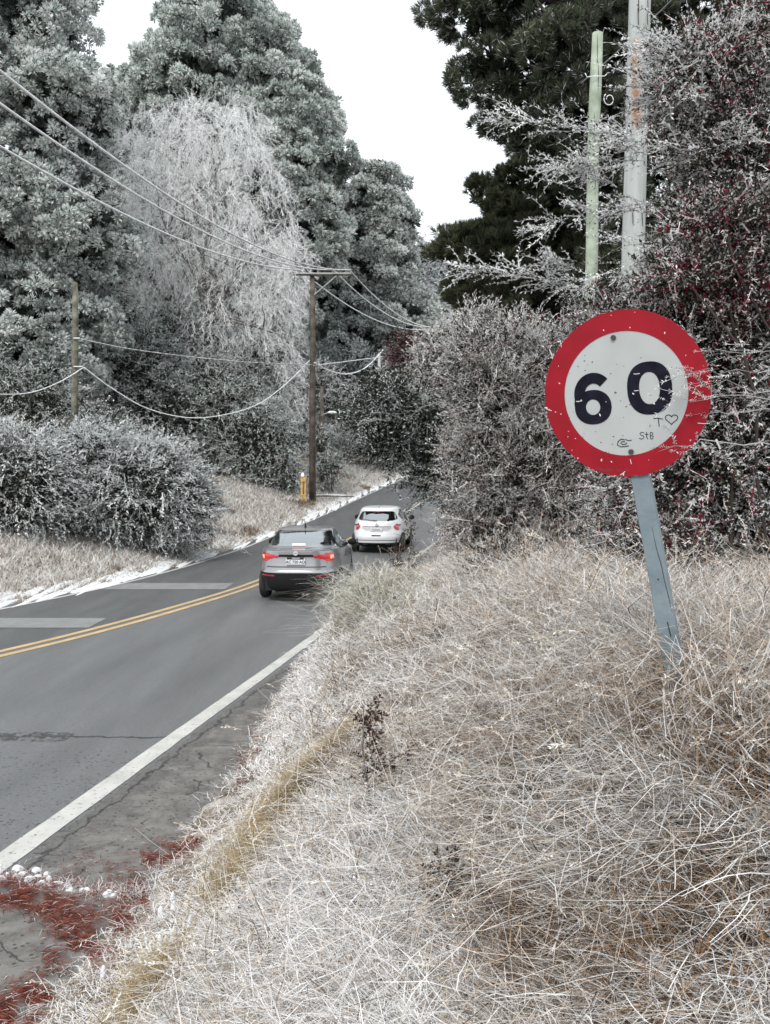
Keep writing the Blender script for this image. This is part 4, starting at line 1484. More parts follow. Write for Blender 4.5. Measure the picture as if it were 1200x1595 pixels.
def build_needles_and_snow():
    # red fallen pine needles on the shoulder, in drifts
    def drift(name, px0, px1, f_mid, half, n, label):
        px = rng.uniform(px0, px1, n)
        mid, hw = np.interp(px, [q[0] for q in f_mid], [q[1] for q in f_mid]), np.interp(px, [q[0] for q in f_mid], [q[2] for q in f_mid])
        py = mid + rng.normal(0, .5, n) * hw * (0.5 + 1.0 * vnoise(px, mid, 9, 5))
        keep = fnoise(px, py * 1.6, 26, 77) > .40
        px, py = px[keep], py[keep]
        n = len(px)
        Y = F * (CZ - .02) / (py - HY)
        X = (px - CX) / F * Y
        L = rng.uniform(.04, .10, n)
        a = rng.normal(.25, .8, n)
        V = np.empty((n, 4, 3), np.float32)
        z = np.maximum(road_z(Y) + .008, ground_z(X, Y) + .01) + rng.random(n) ** 2 * .02
        tilt = rng.normal(0, .08, n)
        ex, ey = np.cos(a) * L, np.sin(a) * L
        wv = .0022
        V[:, 0] = np.stack([X, Y, z], 1)
        V[:, 1] = np.stack([X + ex * .5 + np.sin(a) * wv, Y + ey * .5 - np.cos(a) * wv, z + .5 * tilt * L + .006], 1)
        V[:, 2] = np.stack([X + ex, Y + ey, z + np.maximum(tilt * L, -.004)], 1)
        V[:, 3] = np.stack([X + ex * .5 - np.sin(a) * wv, Y + ey * .5 + np.cos(a) * wv, z + .5 * tilt * L + .006], 1)
        C = pick(n, [((.22, .042, .026), 5), ((.30, .085, .05), 3), ((.06, .02, .015), 4), ((.62, .58, .57), 1.0)])
        V = V.reshape(-1, 3)
        o = qmesh(name, V, quadset(V), LEAF, None, np.repeat(C, 4, 0))
        tag(o, label, kind='stuff')
    drift('fallen_needles', -60, 225, [(-60, 1385, 30), (0, 1386, 30), (60, 1400, 40), (130, 1425, 90), (180, 1425, 90), (225, 1400, 60)], 0, 5600,
          'drift of rust-red fallen pine needles at the lower left of the shoulder')
    drift('fallen_needles', 60, 150, [(60, 1475, 30), (150, 1470, 50)], 0, 1200, 'small heap of rust-red needles below the main drift')
    drift('fallen_needles', 212, 305, [(212, 1340, 14), (240, 1332, 24), (305, 1316, 12)], 0, 1100, 'thin streak of red needles at the shoulder edge')
    drift('fallen_needles', 365, 405, [(365, 1205, 50), (385, 1185, 60), (405, 1160, 40)], 0, 700, 'reddish needles caught at the grass edge farther up')
    drift('fallen_needles', -20, 70, [(-20, 1590, 40), (70, 1540, 40)], 0, 1600, 'red needles in the bottom left corner')

    snow = mat('snow', (.62, .64, .66), .8, bump=.5, bscale=30, noise=.06, nscale=12)

    def clod(cx, cy, rx, ry, h, name='snow_patch', seed=0, label=None, n=28, zz=None):
        V, Q = [], []
        th = np.linspace(0, 2 * np.pi, n, endpoint=False)
        rr = 1 + .45 * (vnoise(np.cos(th) * 3 + seed, np.sin(th) * 3, .8, seed + 1) - .5) * 2
        rings = [(0.0, 1.0), (.45, .9), (.8, .55), (1.0, 0.0)]
        for k, (r, hh) in enumerate(rings):
            x = cx + np.cos(th) * rr * rx * max(r, .02)
            y = cy + np.sin(th) * rr * ry * max(r, .02)
            zg = np.maximum(ground_z(x, y), road_z(y) if zz is None else -9) + (h * hh * (1 + .4 * (vnoise(x, y, .15, seed + 7) - .5)) if hh else -.01)
            V += list(np.stack([x, y, zg], 1))
        for k in range(3):
            for i in range(n):
                Q.append((k * n + i, k * n + (i + 1) % n, (k + 1) * n + (i + 1) % n, (k + 1) * n + i))
        return V, Q
    # snow crust along the far road edge: many small overlapping clods of uneven size
    V, Q = [], []
    b = 0
    yy = 13.0
    k = 0
    while yy < 75:
        big = float(fnoise(yy, 0, 1.6, 61))
        if big > .36 or yy > 38:
            for _ in range(2):
                k += 1
                rx = rng.uniform(.04, .13) * (.6 + 1.6 * max(0, big - .3)) * (1 + .025 * max(0, yy - 25))
                xx = float(road_L(yy)) - .16 - rx * rng.uniform(.6, 1.0) - rng.random() ** 2 * .5 * (1 + .03 * yy)
                v, q = clod(xx, yy + rng.uniform(-.2, .2), rx, rng.uniform(.25, .8) * (1 + .02 * yy), rng.uniform(.01, .03), seed=k * 1.7, n=12)
                V += v
                Q += [tuple(b + j for j in f) for f in q]
                b = len(V)
        yy += rng.uniform(.12, .4) * (1 + max(0, yy - 20) * .02)
    o = qmesh('snow', V, Q, snow, smooth=True)
    tag(o, 'broken crust of snow along the far road edge', kind='stuff')
    # scattered snow clumps among the grass
    V, Q = [], []
    b = 0
    spots = []
    for (px, py, rr_, nn_) in ((610, 1340, 30, 16), (520, 1420, 60, 30), (1020, 1505, 22, 10), (880, 1560, 40, 14), (700, 1500, 70, 20), (400, 1530, 60, 26),
                               (330, 1440, 40, 18), (480, 1290, 40, 16), (420, 1380, 40, 20), (620, 1570, 60, 22), (560, 1250, 30, 10), (250, 1560, 40, 16)):
        for _ in range(nn_):
            gx, gy = ground_hit(px + rng.normal(0, rr_), min(1590, py + rng.normal(0, rr_ * .6)), .03)
            spots.append((gx, gy, rng.uniform(.008, .035), rng.uniform(.008, .03)))
    for k, (x, y, rx, ry) in enumerate(spots):
        v, q = clod(x, y, rx, ry, rng.uniform(.03, .09), seed=k, zz=1, n=10)
        V += v
        Q += [tuple(b + j for j in f) for f in q]
        b = len(V)
    o = qmesh('snow', V, Q, snow, smooth=True)
    tag(o, 'small clumps of snow lying among the near grass', kind='stuff')
    # snow tongue on the asphalt beside the needles
    V, Q = [], []
    b = 0
    lumps = []
    for (px, py, rx, ry) in ((10, 1360, .13, .07), (40, 1366, .12, .05), (85, 1376, .10, .035), (120, 1388, .08, .03), (170, 1394, .08, .03), (-20, 1352, .12, .08)):
        for _ in range(7):
            lumps.append((px + rng.normal(0, rx * 170), py + rng.normal(0, ry * 60), rx * rng.uniform(.12, .35), ry * rng.uniform(.2, .5)))
    for k, (px, py, rx, ry) in enumerate(lumps):
        Y = F * CZ / (py - HY)
        v, q = clod((px - CX) / F * Y, Y, rx, ry, rng.uniform(.01, .03), seed=20 + k, n=14)
        V += v
        Q += [tuple(b + j for j in f) for f in q]
        b = len(V)
    o = qmesh('snow', V, Q, snow, smooth=True)
    tag(o, 'tongue of snow on the shoulder above the red needles', kind='stuff')
    # stiff frosted grass on that snow and over the shoulder edge
    n = 900
    px = rng.uniform(-10, 230, n)
    py = np.interp(px, [0, 120, 230], [1362, 1388, 1395]) + rng.normal(0, 6, n)
    Y = F * CZ / (py - HY)
    xy = np.stack([(px - CX) / F * Y, Y], 1)
    blades('edge_grass', xy, rng.uniform(.05, .16, n), np.full(n, .004), rng.uniform(0, .8, n), rng.uniform(0, .8, n), pick(n, G_WHITE), pick(n, G_WHITE),
           'white frosted grass sprouting at the shoulder edge', 3)
    # snow-covered stone rubble and sticks by the far kerb
    for (px, py, L, ang, lab) in ((395, 838, .55, .25, 'snowy stick lying on the far verge beside the silver car roof'),
                                  (515, 762, 1.2, 0, 'snow-topped plank lying right of the tall utility pole'),):
        Y = 31.5 if px == 400 else 45.
        c = P(px, py, Y)
        c[2] = float(ground_z(c[0], c[1])) + (.16 if px == 400 else .32)
        root = empty('fallen_log', c, label=lab, cat='log')
        mb = MB()
        mb.tube([(-L, 0, 0), (-L * .3, .05, .03), (L * .4, -.03, .02), (L, .02, -.02)], [.03, .05, .045, .02], seg=8, jitter=.15)
        mb.build('wood', BARK, root, smooth=True)
        mb = MB()
        mb.tube([(-L * .97, 0, .06), (-L * .3, .05, .07), (L * .4, -.03, .06), (L * .95, .02, .03)], [.02, .035, .03, .012], seg=8, jitter=.2)
        mb.build('snow_cap', snow, root, smooth=True)


def build_weeds():
    dark = [((.05, .03, .022), 5), ((.11, .065, .045), 3), ((.02, .015, .012), 2), ((.5, .47, .44), 1.3)]
    T = t_spray(1., 14, .34, .15, dark, twig=(.05, .03, .025), side=1.2, curve=.1)
    defs = [(577, 1100, 1250, 5.1, 'tall dark brown seed stalk standing in the middle of the verge'),
            (610, 1190, 1245, 5.2, 'short bushy brown weed at the foot of the tall seed stalk'),
            (692, 1008, 1050, 7.4, 'small dark weed stalk upslope in the grass'),
            (826, 1280, 1320, 4.3, 'small curled brown weed in the lower right grass'),
            (905, 880, 965, 8.6, 'dark dead weed stems in front of the hedge'),
            (640, 800, 880, 13.5, 'frosted weed spike rising beside the white car'),
            (620, 850, 890, 12.6, 'low frosted weed beside the road behind the tussocks'),
            (700, 1340, 1400, 3.9, 'thin brown weed low in the foreground grass')]
    for k, (px, y0, y1, Y, lab) in enumerate(defs):
        x = (px - CX) / F * Y
        zg = float(ground_z(x, Y))
        top = float(P(px, y0, Y)[2])
        H = max(.18, top - zg)
        root = empty('dead_weed', (x, Y, zg), label=lab, cat='weed')
        mb = MB()
        st = limb_tube(mb, (0, 0, -.03), (rng.normal(0, .03), rng.normal(0, .03), H), .006 + .0006 * Y, .003, n=6, seg=5, wob=.03)
        for _ in range(4):
            j = rng.integers(1, 5)
            limb_tube(mb, st[j], st[j] + rdir(1, .2, .8)[0] * H * .25, .003, .002, n=3, seg=4)
        mb.build('stem', BARK, root, smooth=True)
        n = 46
        t = rng.beta(2.2, 1.2, n)
        bushy = .09 if 'bushy' in lab else .028
        loc = np.stack([rng.normal(0, bushy, n), rng.normal(0, bushy, n), t * H], 1)
        Lv = Leaves()
        Lv.add(instance(T, basis(rdir(n, -.1, .9), rng.uniform(0, 6, n)), loc, rng.uniform(.05, .085, n) * (1 + Y * .03)))
        Lv.build('seed_heads', root)


# ------------------------------------------------------------------ poles and wires
def frost_wire():
    return mat('frosted_wire', (.70, .72, .74), .8, noise=.15, nscale=8)


def wire(pts, r, name, label, group=None, material=None):
    pts = [np.array(p, float) for p in pts]
    # Catmull-Rom resample
    out = []
    for i in range(len(pts) - 1):
        p0, p1, p2, p3 = pts[max(i - 1, 0)], pts[i], pts[i + 1], pts[min(i + 2, len(pts) - 1)]
        for t in np.linspace(0, 1, 9)[:-1]:
            out.append(.5 * ((2 * p1) + (-p0 + p2) * t + (2 * p0 - 5 * p1 + 4 * p2 - p3) * t ** 2 + (-p0 + 3 * p1 - 3 * p2 + p3) * t ** 3))
    out.append(pts[-1])
    mb = MB()
    mb.tube(out, r, seg=6)
    o = mb.build(name, material or frost_wire(), smooth=True)
    tag(o, label, 'cable', group)
    return o


def fit_wire(A, d, impts, deg=2, extend=1.0):
    """span starting at A (x,y,z) running in plan direction d; heights fitted to the photograph's curve"""
    A = np.array(A, float)
    us, zs = [0.], [A[2]]
    for (px, py) in impts:
        k = (px - CX) / F
        u = (A[0] - k * A[1]) / (k * d[1] - d[0])
        Y = A[1] + u * d[1]
        us.append(u)
        zs.append(CZ - (py - HY) / F * Y)
    us, zs = np.array(us), np.array(zs)
    M = np.stack([us, us ** 2], 1)
    c, *_ = np.linalg.lstsq(M, zs - A[2], rcond=None)
    ue = us.max() * extend
    uu = np.linspace(0, ue, 14)
    return [np.array([A[0] + u * d[0], A[1] + u * d[1], A[2] + c[0] * u + c[1] * u * u]) for u in uu]


def build_poles():
    wood = mat('pole_wood', (.04, .03, .022), .9, color2=(.12, .10, .08), nscale=3, bump=.7, bscale=14)
    steel = mat('galvanised', (.35, .36, .37), .5, metal=.6)
    ins = mat('porcelain', (.32, .30, .28), .35)
    YP = 44.
    # tall utility pole
    b = P(487, 770, YP)
    zg = float(ground_z(b[0], YP))
    top = P(487, 425, YP)[2]
    root = empty('utility_pole', (b[0], YP, zg), label='tall dark wooden utility pole with crossarm on the far verge', cat='utility pole')
    H = top - zg
    mb = MB()
    mb.tube([(0, 0, -.5), (0, 0, H * .4), (.02, 0, H * .7), (.0, 0, H)], [.17, .155, .135, .11], seg=12)
    mb.build('pole', wood, root, smooth=True)
    mb = MB()
    sc_ = YP / F
    mb.box(((505 - 487) * sc_, -.16, H - .12), ((548 - 462) * sc_, .10, .09), bev=.01)
    mb.build('crossarm', wood, root)
    fr = mat('frost_rim', (.72, .74, .76), .85, bump=.6, bscale=60)
    mb = MB()
    mb.box(((505 - 487) * sc_, -.16, H - .06), ((548 - 462) * sc_ * .99, .11, .035), bev=.01)
    mb.build('frost_rim', fr, root)
    mb = MB()
    mb.tube([(.1, -.14, H - 1.1), ((525 - 487) * sc_, -.2, H - .19)], .03, seg=6)
    mb.build('brace', steel, root)
    ends = []
    for px in (468, 520, 545):
        x = (px - 487) * sc_
        mb = MB()
        mb.tube([(x, -.16, H - .03), (x, -.16, H + .02), (x, -.16, H + .05), (x, -.16, H + .09), (x, -.16, H + .13)], [.02, .05, .03, .055, .02], seg=10)
        mb.build('insulator', ins, root, smooth=True)
        ends.append(np.array([b[0] + x, YP - .16, zg + H + .12]))
    curves = [[(370, 405), (300, 381), (200, 335), (100, 283), (0, 230)],
              [(400, 400), (300, 350), (150, 260), (0, 165)],
              [(435, 396), (350, 357), (250, 304), (125, 205), (0, 108)]]
    names = ['lowest', 'middle', 'topmost']
    for e, c, nm in zip(ends, curves, names):
        wire(fit_wire(e, (-7.8, -40.), c, extend=1.18), .028, 'overhead_wire', '%s of the three frosted wires running up to the left picture edge' % nm,
             'frosted overhead wires')
    c2 = [[(520, 465), (555, 487), (600, 503), (640, 509), (680, 511)],
          [(545, 450), (580, 478), (620, 497), (650, 505), (685, 508)],
          [(570, 453), (600, 478), (640, 500), (665, 506), (700, 506)]]
    for e, c, nm in zip(ends, c2, names):
        c = [(px, py) for px, py in c]
        st = e + np.array([0, .05, 0])
        wire(fit_wire(st, (11.2, 40.), c, extend=1.1), .030, 'overhead_wire',
             '%s at the crossarm of the three frosted wires dropping to the right behind the bush' % {'lowest': 'leftmost', 'middle': 'middle', 'topmost': 'rightmost'}[nm],
             'frosted overhead wires')
    # short wooden pole on the left
    YS = 36.
    b2 = P(117, 700, YS)
    zg2 = float(ground_z(b2[0], YS))
    top2 = P(117, 440, YS)[2] - zg2
    root = empty('wooden_pole', (b2[0], YS, zg2), label='short mossy wooden pole standing in the shrubs at left', cat='utility pole')
    mb = MB()
    moss = mat('mossy_wood', (.06, .058, .042), .9, color2=(.19, .185, .145), nscale=4, bump=.7, bscale=14)
    mb.tube([(0, 0, -.3), (-.01, 0, top2 * .5), (.02, 0, top2 * .8), (.0, 0, top2)], [.15, .135, .125, .10], seg=10, jitter=.03)
    mb.build('pole', moss, root, smooth=True)
    mb = MB()
    hz = P(117, 528, YS)[2] - zg2
    mb.tube([(0, -.15, hz), (.25, -.15, hz)], .035, seg=6)
    hz2 = P(117, 572, YS)[2] - zg2
    mb.tube([(0, -.15, hz2), (.36, -.15, hz2)], .03, seg=6)
    mb.build('bracket', steel, root)
    S = lambda px, py: P(px, py, YS - .15)
    T_ = lambda px, py: P(px, py, YP - .25)

    def span(ip, Y0, Y1):
        x0, x1 = ip[0][0], ip[-1][0]
        r = []
        for (px, py) in ip:
            # depth along the straight plan line between the two ends
            X0, X1 = (x0 - CX) / F * Y0, (x1 - CX) / F * Y1
            k = (px - CX) / F
            den = (X1 - X0) - k * (Y1 - Y0)
            t = (k * Y0 - X0) / den if abs(den) > 1e-6 else 0
            r.append(P(px, py, Y0 + t * (Y1 - Y0)))
        return r
    wire(span([(127, 528), (200, 543), (300, 556), (400, 565), (486, 568)], YS - .15, YP - .25), .022, 'overhead_wire',
         'nearly straight dark cable from the short pole to the tall pole', 'cables between the roadside poles', mat('dark_cable', (.20, .20, .20), .8, color2=(.6, .61, .62), nscale=9))
    wire(span([(131, 572), (175, 605), (235, 638), (310, 651), (390, 635), (440, 603), (482, 562)], YS - .15, YP - .25), .021, 'overhead_wire',
         'deeply sagging frosted cable between the short pole and the tall pole', 'cables between the roadside poles')
    wire(span([(-60, 608), (0, 614), (50, 611), (95, 594), (131, 572)], YS - 6, YS - .15), .019, 'overhead_wire',
         'frosted cable curving from the short pole to the left picture edge', 'cables between the roadside poles')
    YQ = 62.
    wire(span([(490, 565), (515, 578), (545, 582), (572, 571), (597, 545)], YP - .25, YQ), .034, 'overhead_wire',
         'short sagging frosted cable right of the tall pole', 'cables between the roadside poles')
    wire(span([(489, 569), (540, 563), (600, 555)], YP - .25, YQ), .022, 'overhead_wire',
         'straight thin cable running right from the tall pole', 'cables between the roadside poles')
    # thin far pole
    for (px, y0, y1, Y, r, nm, lab) in ((591, 545, 605, YQ, .10, 'wooden_pole', 'slim pale pole far up the hill left of the wine-red shrub'),
                                        ):
        x = (px - CX) / F * Y
        zg = float(ground_z(x, Y))
        H = P(px, y0, Y)[2] - zg
        root = empty(nm, (x, Y, zg), label=lab, cat='utility pole')
        mb = MB()
        mb.tube([(0, 0, -.3), (0, 0, H)], [r * 1.2, r * .9], seg=8)
        mb.build('pole', mat('pale_pole', (.36, .37, .37), .8, noise=.2, nscale=3), root, smooth=True)
        mb = MB()
        mb.box((.3, -.12, H - .1), (.8, .08, .08))
        mb.build('crossarm', wood, root)
    # leaning lamp pole behind the tall pole
    Y = 50.
    x = (502 - CX) / F * Y
    zg = float(ground_z(x, Y))
    H = P(502, 602, Y)[2] - zg
    root = empty('lamp_post', (x, Y, zg), label='dark weathered post with a white lamp arm behind the tall pole', cat='lamp post')
    mb = MB()
    mb.tube([(.0, 0, -.3), (.02, 0, H * .5), (-.02, 0, H)], [.13, .11, .09], seg=8, jitter=.06)
    mb.build('post', wood, root, smooth=True)
    mb = MB()
    lz = P(502, 643, Y)[2] - zg
    mb.tube([(0, -.1, lz - .1), (.4, -.15, lz)], .02, seg=6)
    mb.build('arm', steel, root)
    mb = MB()
    mb.tube([(.3, -.15, lz), (.45, -.15, lz + .02), (.72, -.15, lz + .01), (.82, -.15, lz)], [.03, .085, .08, .03], seg=10)
    mb.build('lamp_head', mat('lamp_white', (.72, .74, .74), .5), root, smooth=True)
    # yellow marker post
    Y = 43.3
    x = (473 - CX) / F * Y
    zg = float(ground_z(x, Y))
    H = P(473, 739, Y)[2] - zg
    root = empty('marker_post', (x, Y, zg), label='short yellow twin-legged marker post at the foot of the tall pole', cat='marker post')
    ym = mat('marker_yellow', (.50, .30, .09), .6, noise=.2, nscale=7)
    for sx in (-1, 1):
        mb = MB()
        mb.box((sx * .085, 0, H * .36), (.10, .06, H * .86), bev=.008)
        mb.build('leg', ym, root)
    mb = MB()
    mb.box((0, -.035, H * .83), (.27, .05, H * .16), bev=.008)
    mb.box((0, -.034, H * .30), (.26, .03, H * .05), bev=.005)
    mb.build('panel', ym, root)
    mb = MB()
    mb.tube([(-.04, 0, H * .90), (-.04, 0, H * .96), (-.04, 0, H * 1.06)], [.09, .085, .05], seg=8)
    mb.build('snow_cap', mat('cap_snow', (.78, .8, .8), .8), root, smooth=True)
    # big pale pole on the right
    Y = 12.0
    m = bpy.data.materials.new('grey_painted_pole')
    m.use_nodes = True
    n, l = m.node_tree.nodes, m.node_tree.links
    bs = n['Principled BSDF']
    tc = n.new('ShaderNodeTexCoord')
    mp = n.new('ShaderNodeMapping')
    mp.inputs['Scale'].default_value = (6, 6, .7)
    l.new(tc.outputs['Object'], mp.inputs[0])
    t = n.new('ShaderNodeTexNoise')
    t.inputs['Scale'].default_value = 2.2
    t.inputs['Detail'].default_value = 7
    l.new(mp.outputs[0], t.inputs[0])
    cr = n.new('ShaderNodeValToRGB')
    cr.color_ramp.elements[0].position, cr.color_ramp.elements[0].color = .3, (.27, .29, .28, 1)
    cr.color_ramp.elements[1].position, cr.color_ramp.elements[1].color = .7, (.40, .42, .41, 1)
    l.new(t.outputs[0], cr.inputs[0])
    sp = n.new('ShaderNodeSeparateXYZ')
    l.new(tc.outputs['Object'], sp.inputs[0])
    zc = [float(P(985, q, Y)[2]) for q in (62, 215)]
    rx = 3.29
    zg = float(ground_z(rx, Y))

    def mth(op, a, b_):
        q = n.new('ShaderNodeMath')
        q.operation = op
        for i, v in enumerate((a, b_)):
            if isinstance(v, (int, float)): q.inputs[i].default_value = v
            else: l.new(v, q.inputs[i])
        return q.outputs[0]
    zmid, zh = (zc[0] + zc[1]) / 2 - zg, (zc[0] - zc[1]) / 2
    band = mth('SUBTRACT', 1, mth('DIVIDE', mth('ABSOLUTE', mth('SUBTRACT', sp.outputs[2], zmid), 0), zh))
    band = mth('MAXIMUM', band, 0)
    xb = mth('MAXIMUM', mth('SUBTRACT', 1, mth('DIVIDE', mth('ABSOLUTE', mth('SUBTRACT', sp.outputs[0], .03), 0), .075)), 0)
    f = mth('MULTIPLY', mth('MINIMUM', mth('MULTIPLY', band, 3), 1), xb)
    f = mth('MULTIPLY', mth('MULTIPLY', f, mth('ADD', t.outputs[0], -.15)), 4.5)
    cl = n.new('ShaderNodeClamp')
    l.new(f, cl.inputs[0])
    mm = n.new('ShaderNodeMixRGB')
    l.new(cl.outputs[0], mm.inputs[0])
    l.new(cr.outputs[0], mm.inputs[1])
    mm.inputs[2].default_value = (.24, .13, .075, 1)
    l.new(mm.outputs[0], bs.inputs['Base Color'])
    bs.inputs['Roughness'].default_value = .8
    root = empty('utility_pole', (rx, Y, zg), label='thick grey-painted pole with a rust stain, behind the berry bush', cat='utility pole')
    mb = MB()
    dx0 = P(981, 600, Y)[0] - rx
    dx1 = P(997, 0, Y)[0] - rx
    zt = P(0, 0, Y)[2] - zg
    zs = P(0, 600, Y)[2] - zg
    sl = (dx1 - dx0) / (zt - zs)
    pts = [(dx0 + sl * (z - zs), 0, z) for z in (-.3, 1, 2.5, 4, 5.5, 7, 8.6)]
    mb.tube(pts, [.155, .152, .150, .148, .145, .142, .14], seg=24)
    mb.build('pole', m, root, smooth=True)
    mb = MB()
    for z in (zt - .12, zt - .3, 4.4):
        x = dx0 + sl * (z - zs)
        mb.tube([(x - .06, -.150, z + .12), (x - .055, -.152, z - .1)], .006, seg=4)
        mb.tube([(x + .07, -.135, z + .05), (x + .075, -.137, z - .12)], .005, seg=4)
    mb.build('scratches', mat('dark_crack', (.03, .03, .03), .9), root)
    # greenish weathered pole
    Y = 18.
    x = P(915, 480, Y)[0]
    zg = float(ground_z(x, Y))
    gp = mat('green_weathered_wood', (.20, .24, .18), .9, color2=(.36, .41, .33), nscale=2.5, bump=.8, bscale=10)
    root = empty('wooden_pole', (x, Y, zg), label='pale green weathered wooden pole left of the thick grey pole', cat='utility pole')
    zt = P(930, 52, Y)[2] - zg
    xt = P(930, 52, Y)[0] - x
    mb = MB()
    pts, rr = [], []
    for i in range(14):
        t_ = i / 13
        z = -.3 + (zt + .3) * t_
        pts.append((xt * (z - 3) / (zt - 3) + .015 * math.sin(t_ * 14), 0, z))
        rr.append((.135 - .025 * t_) * (1 + .05 * math.sin(t_ * 23)))
    mb.tube(pts, rr, seg=14, jitter=.03)
    mb.build('pole', gp, root, smooth=True)
    mb = MB()
    for (z, a0) in ((zt - .9, .2), (zt - 1.9, -.3), (zt - 3.0, .1), (zt - .35, -.1)):
        xx = xt * (z - 3) / (zt - 3)
        mb.tube([(xx + a0 * .1, -.122, z + .28), (xx + a0 * .12 + .004, -.127, z), (xx + a0 * .1, -.128, z - .3)], [.002, .007, .002], seg=4)
    mb.build('cracks', mat('dark_crack', (.03, .03, .03), .9), root)
    # hooks and curled wire
    mb = MB()
    hz = P(922, 124, Y)[2] - zg
    hx = P(922, 124, Y)[0] - x
    mb.tube([(hx - .17, -.16, hz + .06), (hx - .13, -.16, hz - .02), (hx, -.16, hz), (hx + .22, -.16, hz), (hx + .26, -.16, hz + .04)], .009, seg=5)
    mb.build('hook', frost_wire(), root, smooth=True)
    mb = MB()
    cen = P(946, 160, Y) - np.array([x, Y, zg])
    mb.tube([(cen[0] + .13 * math.cos(a) * (1 - a / 16), -.17, cen[2] + .16 * math.sin(a) * (1 - a / 16)) for a in np.linspace(2.3, 9.5, 22)], .009, seg=4)
    mb.build('wire_curl', frost_wire(), root, smooth=True)
    mb = MB()
    cz2 = P(918, 272, Y) - np.array([x, Y, zg])
    mb.tube([(cz2[0] + .12 * math.cos(a) * (1 - a / 30), -.19, cz2[2] + .10 * math.sin(a) * (1 - a / 30)) for a in np.linspace(0, 15, 40)], .010, seg=4)
    mb.build('wire_coil', frost_wire(), root, smooth=True)
    dc = mat('dark_wire', (.06, .06, .06), .7)
    wire([P(905, 130, Y - .18), P(978, 66, 20.5), P(1062, -16, 24), P(1140, -100, 27)], .014, 'overhead_wire', 'thin dark wire slanting up from the green pole behind the thick pole', None, dc)


# ------------------------------------------------------------------ speed sign
def poly_prism(loops, y0, y1):
    """flat shape in XZ between y0 and y1; loops = [outer] or [outer, hole] with equal point counts"""
    mb = MB()
    if len(loops) == 1:
        o = loops[0]
        n = len(o)
        vs = [(a, y0, b) for a, b in o] + [(a, y1, b) for a, b in o]
        fs = [tuple(range(n)), tuple(range(2 * n - 1, n - 1, -1))] + [(i, (i + 1) % n, n + (i + 1) % n, n + i) for i in range(n)]
        mb.add(vs, fs)
    else:
        o, h = loops
        n = len(o)
        vs = [(a, y0, b) for a, b in o] + [(a, y0, b) for a, b in h] + [(a, y1, b) for a, b in o] + [(a, y1, b) for a, b in h]
        fs = []
        for i in range(n):
            j = (i + 1) % n
            fs += [(i, j, n + j, n + i), (2 * n + i, 3 * n + i, 3 * n + j, 2 * n + j), (i, 2 * n + i, 2 * n + j, j), (n + i, n + j, 3 * n + j, 3 * n + i)]
        mb.add(vs, fs)
    return mb


def ring_pts(cx, cz, rx, rz, n=64, e=2.0):
    out = []
    for i in range(n):
        a = 2 * math.pi * i / n
        c, s = math.cos(a), math.sin(a)
        out.append((cx + rx * math.copysign(abs(c) ** (2 / e), c), cz + rz * math.copysign(abs(s) ** (2 / e), s)))
    return out


def turned(mb, cx, cz, a):
    c, s_ = math.cos(a), math.sin(a)
    mb.v = [(cx + (x - cx) * c - (z - cz) * s_, y, cz + (x - cx) * s_ + (z - cz) * c) for x, y, z in mb.v]
    return mb


def stroke(pts, w, y, mb, thick=.0012):
    """flat pen stroke in XZ at depth y"""
    P_ = [np.array(p, float) for p in pts]
    n = len(P_)
    L, Rr = [], []
    for i in range(n):
        t = P_[min(i + 1, n - 1)] - P_[max(i - 1, 0)]
        t /= np.linalg.norm(t) + 1e-9
        nn = np.array([-t[1], t[0]])
        ww = w[i] if hasattr(w, '__len__') else w
        L.append(P_[i] + nn * ww / 2)
        Rr.append(P_[i] - nn * ww / 2)
    vs = [(p[0], y, p[1]) for p in L] + [(p[0], y, p[1]) for p in Rr]
    fs = [(i, i + 1, n + i + 1, n + i) for i in range(n - 1)]
    mb.add(vs, fs)


